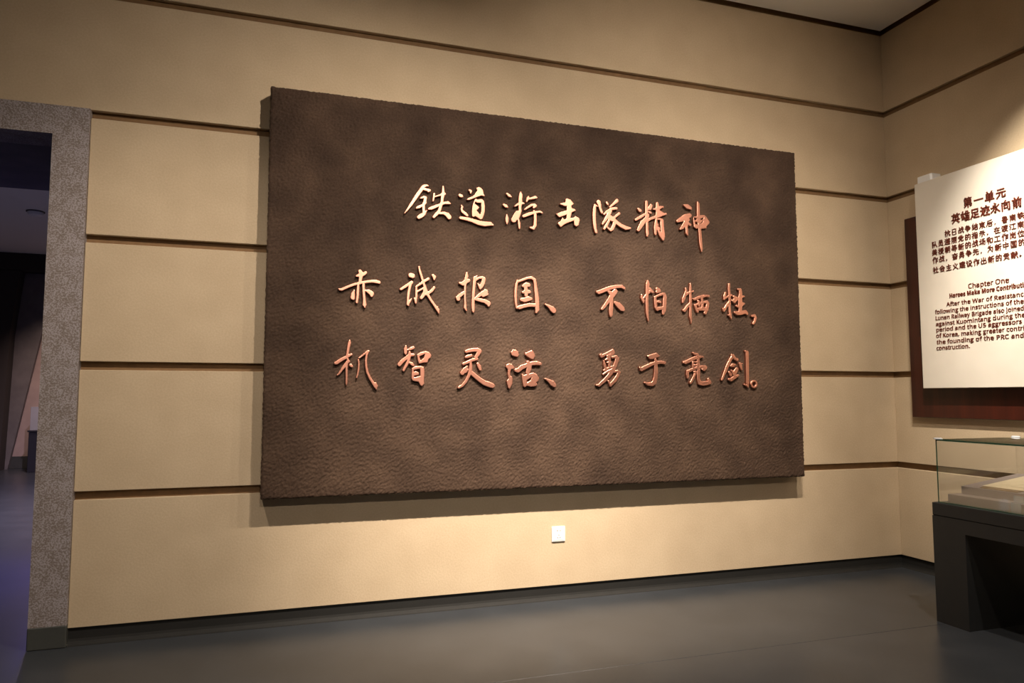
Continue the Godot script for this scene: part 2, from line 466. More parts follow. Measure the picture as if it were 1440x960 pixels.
# ------------------------------------------------------------------ raised characters
# strokes: polylines of (x, y, radius); fills: outlines; holes: outlines cut out. All in millimetres.
func character_mesh(strokes: Array, fills: Array, holes: Array, cell: float, depth: float, bevel: float) -> Mesh:
	var lo := Vector2(1e9, 1e9)
	var hi := -lo
	for s in strokes:
		for k in range(0, s.size(), 3):
			var r := Vector2(s[k + 2], s[k + 2])
			lo = lo.min(Vector2(s[k], s[k + 1]) - r)
			hi = hi.max(Vector2(s[k], s[k + 1]) + r)
	for s in fills:
		for k in range(0, s.size(), 2):
			lo = lo.min(Vector2(s[k], s[k + 1]))
			hi = hi.max(Vector2(s[k], s[k + 1]))
	lo -= Vector2(cell, cell) * 2.0
	hi += Vector2(cell, cell) * 2.0
	var nx := int(ceil((hi.x - lo.x) / cell)) + 1
	var ny := int(ceil((hi.y - lo.y) / cell)) + 1
	var fld := PackedFloat32Array()
	fld.resize(nx * ny)
	fld.fill(-99.0)
	for s in strokes:
		for k in range(0, s.size() - 3, 3):
			var a := Vector2(s[k], s[k + 1])
			var b := Vector2(s[k + 3], s[k + 4])
			var ra := float(s[k + 2])
			var rb := float(s[k + 5])
			var e := b - a
			var ll := maxf(e.length_squared(), 0.0001)
			var mr := maxf(ra, rb) + cell * 2.0
			var q0 := ((a.min(b) - Vector2(mr, mr) - lo) / cell).floor()
			var q1 := ((a.max(b) + Vector2(mr, mr) - lo) / cell).ceil()
			for j in range(maxi(0, int(q0.y)), mini(ny, int(q1.y) + 1)):
				for i in range(maxi(0, int(q0.x)), mini(nx, int(q1.x) + 1)):
					var p := lo + Vector2(i, j) * cell
					var t := clampf((p - a).dot(e) / ll, 0.0, 1.0)
					var d := lerpf(ra, rb, t) - p.distance_to(a + e * t)
					var id := j * nx + i
					if d > fld[id]: fld[id] = d
	for w in 2:
		for s in (fills if w == 0 else holes):
			var pg := PackedVector2Array()
			var a0 := Vector2(1e9, 1e9)
			var a1 := -a0
			for k in range(0, s.size(), 2):
				pg.append(Vector2(s[k], s[k + 1]))
				a0 = a0.min(pg[-1])
				a1 = a1.max(pg[-1])
			var mr := 12.0
			var q0 := ((a0 - Vector2(mr, mr) - lo) / cell).floor()
			var q1 := ((a1 + Vector2(mr, mr) - lo) / cell).ceil()
			for j in range(maxi(0, int(q0.y)), mini(ny, int(q1.y) + 1)):
				for i in range(maxi(0, int(q0.x)), mini(nx, int(q1.x) + 1)):
					var p := lo + Vector2(i, j) * cell
					var d := 1e9
					for k in pg.size():
						d = minf(d, p.distance_to(Geometry2D.get_closest_point_to_segment(p, pg[k], pg[(k + 1) % pg.size()])))
					if not Geometry2D.is_point_in_polygon(p, pg): d = -d
					var id := j * nx + i
					fld[id] = maxf(fld[id], d) if w == 0 else minf(fld[id], -d)
	var st := mb()
	var off := [Vector2i(0, 0), Vector2i(0, 1), Vector2i(1, 1), Vector2i(1, 0)]
	for j in ny - 1:
		for i in nx - 1:
			var inside := 0
			var v := []
			for o in off:
				var f := fld[(j + o.y) * nx + i + o.x]
				v.append(f)
				if f > 0.0: inside += 1
			if inside == 0: continue
			var poly := []
			var cut := []
			for k in 4:
				var k2 := (k + 1) % 4
				var f0: float = v[k]
				var f1: float = v[k2]
				var p0 := lo + Vector2(i + off[k].x, j + off[k].y) * cell
				var p1 := lo + Vector2(i + off[k2].x, j + off[k2].y) * cell
				if f0 > 0.0:
					poly.append(Vector3(p0.x, p0.y, depth - maxf(0.0, bevel - f0)))
				if (f0 > 0.0) != (f1 > 0.0):
					var c := p0.lerp(p1, f0 / (f0 - f1))
					var z := Vector3(c.x, c.y, depth - bevel)
					poly.append(z)
					cut.append([z, f0 > 0.0])
			st.set_smooth_group(0)
			for k in range(1, poly.size() - 1):
				for q in [poly[0], poly[k], poly[k + 1]]:
					st.add_vertex(q * 0.001)
			st.set_smooth_group(1)
			for k in cut.size():
				if not cut[k][1]: continue
				var a: Vector3 = cut[k][0]
				var b: Vector3 = cut[(k + 1) % cut.size()][0]
				var al := Vector3(a.x, a.y, 0)
				var bl := Vector3(b.x, b.y, 0)
				for q in [a, al, bl, a, bl, b]:
					st.add_vertex(q * 0.001)
	st.generate_normals()
	return st.commit()

func inscription_board():
	var x0 := -0.077
	var y0 := 0.670
	var bw := 3.365
	var bh := 2.169
	var zf := 0.116
	var t := base("inscription_board", Vector3(x0, y0, 0))
	tag(t, "large dark brown cast relief board with three lines of copper brush calligraphy", "inscription board")
	# the cast slab: a lumpy front with slightly ragged edges
	var n1 := noise(41, 60.0, 2)
	var n2 := noise(42, 5.0, 2)
	var nx := 640
	var ny := 412
	var g := []
	for j in ny + 1:
		var row := PackedVector3Array()
		for i in nx + 1:
			var x := bw * i / nx
			var y := bh * j / ny
			var edge := minf(minf(x, bw - x), minf(y, bh - y))
			var z := zf + n1.get_noise_2d(x, y) * 0.0045 + n2.get_noise_2d(x, y) * 0.0012
			z -= 0.006 * pow(clampf(1.0 - edge / 0.012, 0.0, 1.0), 2.0)
			if i == 0 or i == nx: x += n1.get_noise_2d(y * 0.7, 7.0 + i) * 0.004
			if j == 0 or j == ny: y += n1.get_noise_2d(x * 0.7, 3.0 + j) * 0.003
			row.append(Vector3(x, y, z))
		g.append(row)
	var st := mb()
	st.set_smooth_group(0)
	for j in ny:
		for i in nx:
			var a: Vector3 = g[j][i]
			var b: Vector3 = g[j + 1][i]
			var c: Vector3 = g[j + 1][i + 1]
			var d: Vector3 = g[j][i + 1]
			for q in [a, b, c, a, c, d]: st.add_vertex(q)
	st.set_smooth_group(1)
	for i in nx:
		wall_strip(st, g[0][i + 1], g[0][i])
		wall_strip(st, g[ny][i], g[ny][i + 1])
	for j in ny:
		wall_strip(st, g[j][0], g[j + 1][0])
		wall_strip(st, g[j + 1][nx], g[j][nx])
	st.generate_normals()
	part("cast_slab", st.commit(), M.board, t)
	for b in BIG:
		part("calligraphy_character", character_mesh(b[0], b[1], b[2], 1.8, 23.0, 1.6), M.copper, t, Vector3(0, 0, zf - 0.004))

func wall_strip(st: SurfaceTool, a: Vector3, b: Vector3):
	var al := Vector3(a.x, a.y, 0.001)
	var bl := Vector3(b.x, b.y, 0.001)
	for q in [a, bl, al, a, b, bl]: st.add_vertex(q)

# ------------------------------------------------------------------ chapter sign
func on_sign(s: float, y: float) -> Vector3:
	# s runs along the side wall towards the viewer
	return Vector3(4.083, y, s)

func chapter_sign():
	var t := base("chapter_sign", Vector3(XR, 0, 0))
	tag(t, "cream chapter sign with raised red-brown Chinese and English text on dark wood backing", "sign")
	part("wood_backing", box_mesh(Vector3(-0.04, 1.05, 0.176), Vector3(0, 2.432, 1.486), 0.004), M.wood, t)
	part("cream_panel", box_mesh(Vector3(-0.105, 1.245, 0.331), Vector3(-0.093, 2.629, 1.331), 0.003), M.sign, t)
	for q in [[0.42, 1.36], [1.24, 1.36], [0.42, 2.36], [1.24, 2.36]]:
		var st := mb()
		tube(st, [Vector3(-0.093, q[1], q[0]), Vector3(-0.04, q[1], q[0])], 0.012, 14)
		part("standoff", st.commit(), M.steel, t)
	han_line(t, "第一单元", 0.7205, 0.0717, 2.405, 0.062, 1.9)
	han_line(t, "英雄足迹永向前", 0.632, 0.066, 2.324, 0.060, 1.9)
	han_line(t, "抗日战争结束后，鲁南铁", 0.568, 0.0479, 2.2415, 0.0395, 1.35)
	han_line(t, "队员遵照党的指示，在渡江南", 0.469, 0.0479, 2.189, 0.0395, 1.35)
	han_line(t, "美援朝等新的战场和工作岗位", 0.468, 0.0479, 2.137, 0.0395, 1.35)
	han_line(t, "作战，奋勇争先，为新中国的", 0.470, 0.0479, 2.0845, 0.0395, 1.35)
	han_line(t, "社会主义建设作出新的贡献。", 0.470, 0.0479, 2.020, 0.0395, 1.35)
	latin_line(t, "Chapter One", "Chapter One", 0.695, 0.956, 1.864, 0.042, false)
	latin_line(t, "Heroes Make More Contributi", "Heroes Make More Contributions", 0.562, 1.041, 1.823, 0.037, true)
	latin_line(t, "After the War of Resistanc", "After the War of Resistance", 0.536, 1.038, 1.771, 0.036, false)
	latin_line(t, "following the instructions of the", "following the instructions of the", 0.450, 1.036, 1.730, 0.036, false)
	latin_line(t, "Lunan Railway Brigade also joined", "Lunan Railway Brigade also joined", 0.453, 1.034, 1.690, 0.036, false)
	latin_line(t, "against Kuomintang during the", "against Kuomintang during the", 0.454, 1.040, 1.651, 0.036, false)
	latin_line(t, "period and the US aggressors i", "period and the US aggressors in", 0.454, 1.038, 1.614, 0.036, false)
	latin_line(t, "of Korea, making greater contri", "of Korea, making greater contribution", 0.452, 1.030, 1.575, 0.036, false)
	latin_line(t, "the founding of the PRC and", "the founding of the PRC and", 0.452, 1.025, 1.533, 0.036, false)
	latin_line(t, "construction.", "construction.", 0.450, 0.684, 1.494, 0.036, false)
	var b := base("connector_box", Vector3(XR, 2.655, 0.4))
	tag(b, "small white plastic box on the wall above the chapter sign's corner", "connector box")
	part("body", box_mesh(Vector3(-0.085, -0.05, -0.058), Vector3(0, 0.026, 0.052), 0.006), M.white_plastic, b)
	part("lid", box_mesh(Vector3(-0.092, -0.046, -0.054), Vector3(-0.085, 0.022, 0.048), 0.003), M.white_plastic, b)

func han_line(t: Node3D, text: String, s0: float, pitch: float, y: float, size: float, weight: float):
	for k in text.length():
		var ch := text[k]
		if not HAN.has(ch):
			push_warning("no strokes for " + ch)
			continue
		var st := mb()
		var u := size / 16.0
		var r := weight * u / 2.0
		for s in HAN[ch]:
			for q in range(0, s.size() - 2, 2):
				var a := (Vector2(s[q], s[q + 1]) - Vector2(8, 8)) * u
				var b := (Vector2(s[q + 2], s[q + 3]) - Vector2(8, 8)) * u
				var e := (b - a).normalized() * r * 0.8
				var n := Vector2(-e.y, e.x).normalized() * r
				a -= e
				b += e
				bar(st, a + n, b + n, b - n, a - n, 0.005)
		# sign axes: right on the sign is +z, up is +y, out of the sign is -x
		part("raised_character", st.commit(), M.lettering, t, Vector3(-0.105, y, s0 + pitch * k))

func bar(st: SurfaceTool, a: Vector2, b: Vector2, c: Vector2, d: Vector2, h: float):
	var p := [a, b, c, d]
	var q := []
	var w := []
	for v in p:
		q.append(Vector3(-h, -v.y, v.x))
		w.append(Vector3(0.001, -v.y, v.x))
	quad(st, q[0], q[1], q[2], q[3], Vector3(-1, 0, 0))
	var mid: Vector3 = (w[0] + w[2]) / 2.0
	for k in 4:
		var k2 := (k + 1) % 4
		var n: Vector3 = ((w[k] + w[k2]) / 2.0 - mid)
		quad(st, q[k], q[k2], w[k2], w[k], n.normalized())

func latin_line(t: Node3D, shown: String, text: String, s0: float, s1: float, y: float, size: float, bold: bool):
	var f := SystemFont.new()
	f.font_names = PackedStringArray(["Droid Sans"])
	f.font_weight = 700 if bold else 400
	var meshes := []
	for s in [shown, text]:
		var tm := TextMesh.new()
		tm.font = f
		tm.font_size = 48
		tm.pixel_size = size / 48.0
		tm.depth = 0.005
		tm.text = s
		tm.horizontal_alignment = HORIZONTAL_ALIGNMENT_LEFT
		tm.vertical_alignment = VERTICAL_ALIGNMENT_BOTTOM
		tm.curve_step = 2.0
		meshes.append(tm)
	var wid: float = meshes[0].get_aabb().size.x
	var o := part("raised_text", meshes[1], M.lettering, t, Vector3(-0.1065, y, s0))
	o.rotation_degrees.y = -90
	o.scale = Vector3((s1 - s0) / wid, 1, 1)
	# stand the line on its baseline
	var probe := TextMesh.new()
	probe.font = f
	probe.font_size = 48
	probe.pixel_size = size / 48.0
	probe.depth = 0.005
	probe.text = "x"
	probe.horizontal_alignment = HORIZONTAL_ALIGNMENT_LEFT
	probe.vertical_alignment = VERTICAL_ALIGNMENT_BOTTOM
	o.position.y = y - probe.get_aabb().position.y
	o.position.z = s0 - meshes[0].get_aabb().position.x * o.scale.x

# ------------------------------------------------------------------ display case by the side wall
func display_case():
	var x0 := 3.363
	var x1 := 4.0
	var z0 := 1.0
	var z1 := 2.6
	var t := base("display_case", Vector3(x0, 0, z0))
	tag(t, "charcoal display table with a green-edged glass hood by the side wall", "display case")
	var w := x1 - x0
	var l := z1 - z0
	var arch := PackedVector2Array([Vector2(0, 0), Vector2(0.19, 0), Vector2(0.19, 0.485), Vector2(l - 0.19, 0.485), Vector2(l - 0.19, 0), Vector2(l, 0), Vector2(l, 0.556), Vector2(0, 0.556)])
	part("table_frame", prism(arch, func(p: Vector2, d: float): return Vector3(d, p.y, p.x), 0.0, w), M.case_metal, t)
	part("tray", box_mesh(Vector3(0, 0.5585, 0), Vector3(w, 0.6255, l), 0.003), M.case_metal, t)
	part("joint", box_mesh(Vector3(0.004, 0.555, 0.004), Vector3(w - 0.004, 0.56, l - 0.004), 0.001), M.hole, t)
	var g := 0.022
	var gt := 0.008
	var y0 := 0.6255
	var y1 := 0.962
	var lo := Vector3(g, y0, g)
	var hi := Vector3(w - g, y1, l - g)
	part("glass_pane", box_mesh(Vector3(lo.x, y0, lo.z), Vector3(lo.x + gt, y1 - gt, hi.z), 0.001), M.glass, t)
	part("glass_pane", box_mesh(Vector3(hi.x - gt, y0, lo.z), Vector3(hi.x, y1 - gt, hi.z), 0.001), M.glass, t)
	part("glass_pane", box_mesh(Vector3(lo.x + gt, y0, lo.z), Vector3(hi.x - gt, y1 - gt, lo.z + gt), 0.001), M.glass, t)
	part("glass_pane", box_mesh(Vector3(lo.x + gt, y0, hi.z - gt), Vector3(hi.x - gt, y1 - gt, hi.z), 0.001), M.glass, t)
	part("glass_top", box_mesh(Vector3(lo.x, y1 - gt, lo.z), Vector3(hi.x, y1, hi.z), 0.001), M.glass, t)
	# polished green edges
	var e := 0.0012
	for sx in [lo.x]:
		for sz in [lo.z, hi.z]:
			var dx := -e if sx == lo.x else e
			var dz := -e if sz == lo.z else e
			part("glass_edge", box_mesh(Vector3(minf(sx, sx + dx), y0, minf(sz, sz - dz * 6)), Vector3(maxf(sx, sx + dx), y1 - gt, maxf(sz, sz - dz * 6)), 0.0003), M.glass_edge, t)
	for sx in [lo.x - e, hi.x]:
		part("glass_edge", box_mesh(Vector3(sx, y1 - gt, lo.z), Vector3(sx + e, y1, hi.z), 0.0003), M.glass_edge, t)
	for sz in [lo.z - e, hi.z]:
		part("glass_edge", box_mesh(Vector3(lo.x, y1 - gt, sz), Vector3(hi.x, y1, sz + e), 0.0003), M.glass_edge, t)
	part("glass_edge", box_mesh(Vector3(lo.x - 0.003, y0 - 0.001, lo.z), Vector3(lo.x + gt, y0 + 0.004, hi.z), 0.0005), M.glass_edge, t)
	var disc := PackedVector2Array([Vector2(0, 0), Vector2(0.022, 0), Vector2(0.022, 0.004), Vector2(0.017, 0.008), Vector2(0, 0.009)])
	var nickel := plain(Color8(196, 200, 206), 0.4)
	for c in [[lo.x + 0.008, lo.z + 0.008], [hi.x - 0.015, lo.z + 0.012], [lo.x + 0.008, hi.z - 0.012], [hi.x - 0.015, hi.z - 0.012]]:
		var o := part("corner_disc", lathe_z(disc, 20), nickel, t, Vector3(c[0], y1, c[1]))
		o.rotation_degrees.x = -90
	# two stepped risers inside, cloth-covered
	var r1 := base("display_riser", Vector3(3.42, 0.6265, 1.05))
	tag(r1, "low grey cloth-covered riser on the floor of the glass case", "riser")
	part("block", box_mesh(Vector3(0, 0, 0), Vector3(0.54, 0.046, 1.50), 0.002), M.riser, r1)
	var r2 := base("display_riser", Vector3(3.49, 0.673, 1.075))
	tag(r2, "upper grey riser with a sloping top under the document", "riser")
	part("block", prism(PackedVector2Array([Vector2(0, 0), Vector2(0.42, 0), Vector2(0.42, 0.093), Vector2(0, 0.04)]), func(p: Vector2, d: float): return Vector3(p.x, p.y, d), 0.0, 1.40), M.riser, r2)
	var slope := atan2(0.053, 0.42)
	var doc := base("document", Vector3(3.49, 0.7135, 1.075))
	tag(doc, "aged cream paper document lying on the upper riser in the case", "document")
	doc.rotation.z = slope
	var page := part("sheet", box_mesh(Vector3(0.045, 0.003, 0.085), Vector3(0.36, 0.005, 0.62), 0.0005), M.paper, doc)
	var ink := plain(Color8(120, 112, 100), 0.9)
	for k in 4:
		part("ruled_line", box_mesh(Vector3(0.10 + 0.06 * k, 0.0049, 0.20), Vector3(0.1015 + 0.06 * k, 0.0053, 0.56), 0.0001), ink, doc)
	page.name = "sheet"
	var ph := base("old_photograph", Vector3(3.49, 0.7135, 1.075))
	tag(ph, "brown old photograph peeping out under the document's front edge", "photograph")
	ph.rotation.z = slope
	part("print", box_mesh(Vector3(0.008, 0.0005, 0.10), Vector3(0.14, 0.0028, 0.30), 0.0003), M.photo, ph)
	var lb := base("label_holder", Vector3(3.437, 0.673, 1.40))
	tag(lb, "small clear acrylic label holder standing on the lower riser", "label holder")
	part("upright", box_mesh(Vector3(0.0, 0.0, 0.0), Vector3(0.003, 0.035, 0.05), 0.0005), M.acrylic, lb)
	part("front_lip", box_mesh(Vector3(-0.022, -0.044, 0.0), Vector3(-0.0175, 0.0, 0.05), 0.0005), M.acrylic, lb)
	part("shelf", box_mesh(Vector3(-0.022, 0.0, 0.0), Vector3(0.003, 0.003, 0.05), 0.0005), M.acrylic, lb)

# ------------------------------------------------------------------ small things
func small_things():
	var o := base("power_outlet", Vector3(1.595, 0.381, 0))
	tag(o, "white square power outlet low on the beige wall under the board", "outlet")
	part("plate", box_mesh(Vector3(-0.043, -0.045, 0), Vector3(0.043, 0.045, 0.010), 0.004), M.white_plastic, o)
	part("face", box_mesh(Vector3(-0.032, -0.034, 0.010), Vector3(0.032, 0.034, 0.012), 0.002), M.white_plastic, o)
	for h in [[-0.009, 0.02, 0.0], [0.009, 0.02, 0.0], [0.0, -0.006, 0.0], [-0.008, -0.02, 0.5], [0.008, -0.02, -0.5]]:
		var s := part("socket_hole", box_mesh(Vector3(-0.0016, -0.0042, 0), Vector3(0.0016, 0.0042, 0.0006), 0.0002), M.hole, o, Vector3(h[0], h[1], 0.0121))
		s.rotation.z = h[2]
	# ceiling track the wall washers hang from
	var tr := base("ceiling_track", Vector3(0, 3.885, 2.2))
	tag(tr, "black lighting track along the ceiling in front of the inscription wall", "lighting track")
	part("rail", box_mesh(Vector3(-2.4, -0.03, -0.018), Vector3(3.4, 0, 0.018), 0.002), plain(Color8(26, 26, 28), 0.5), tr)

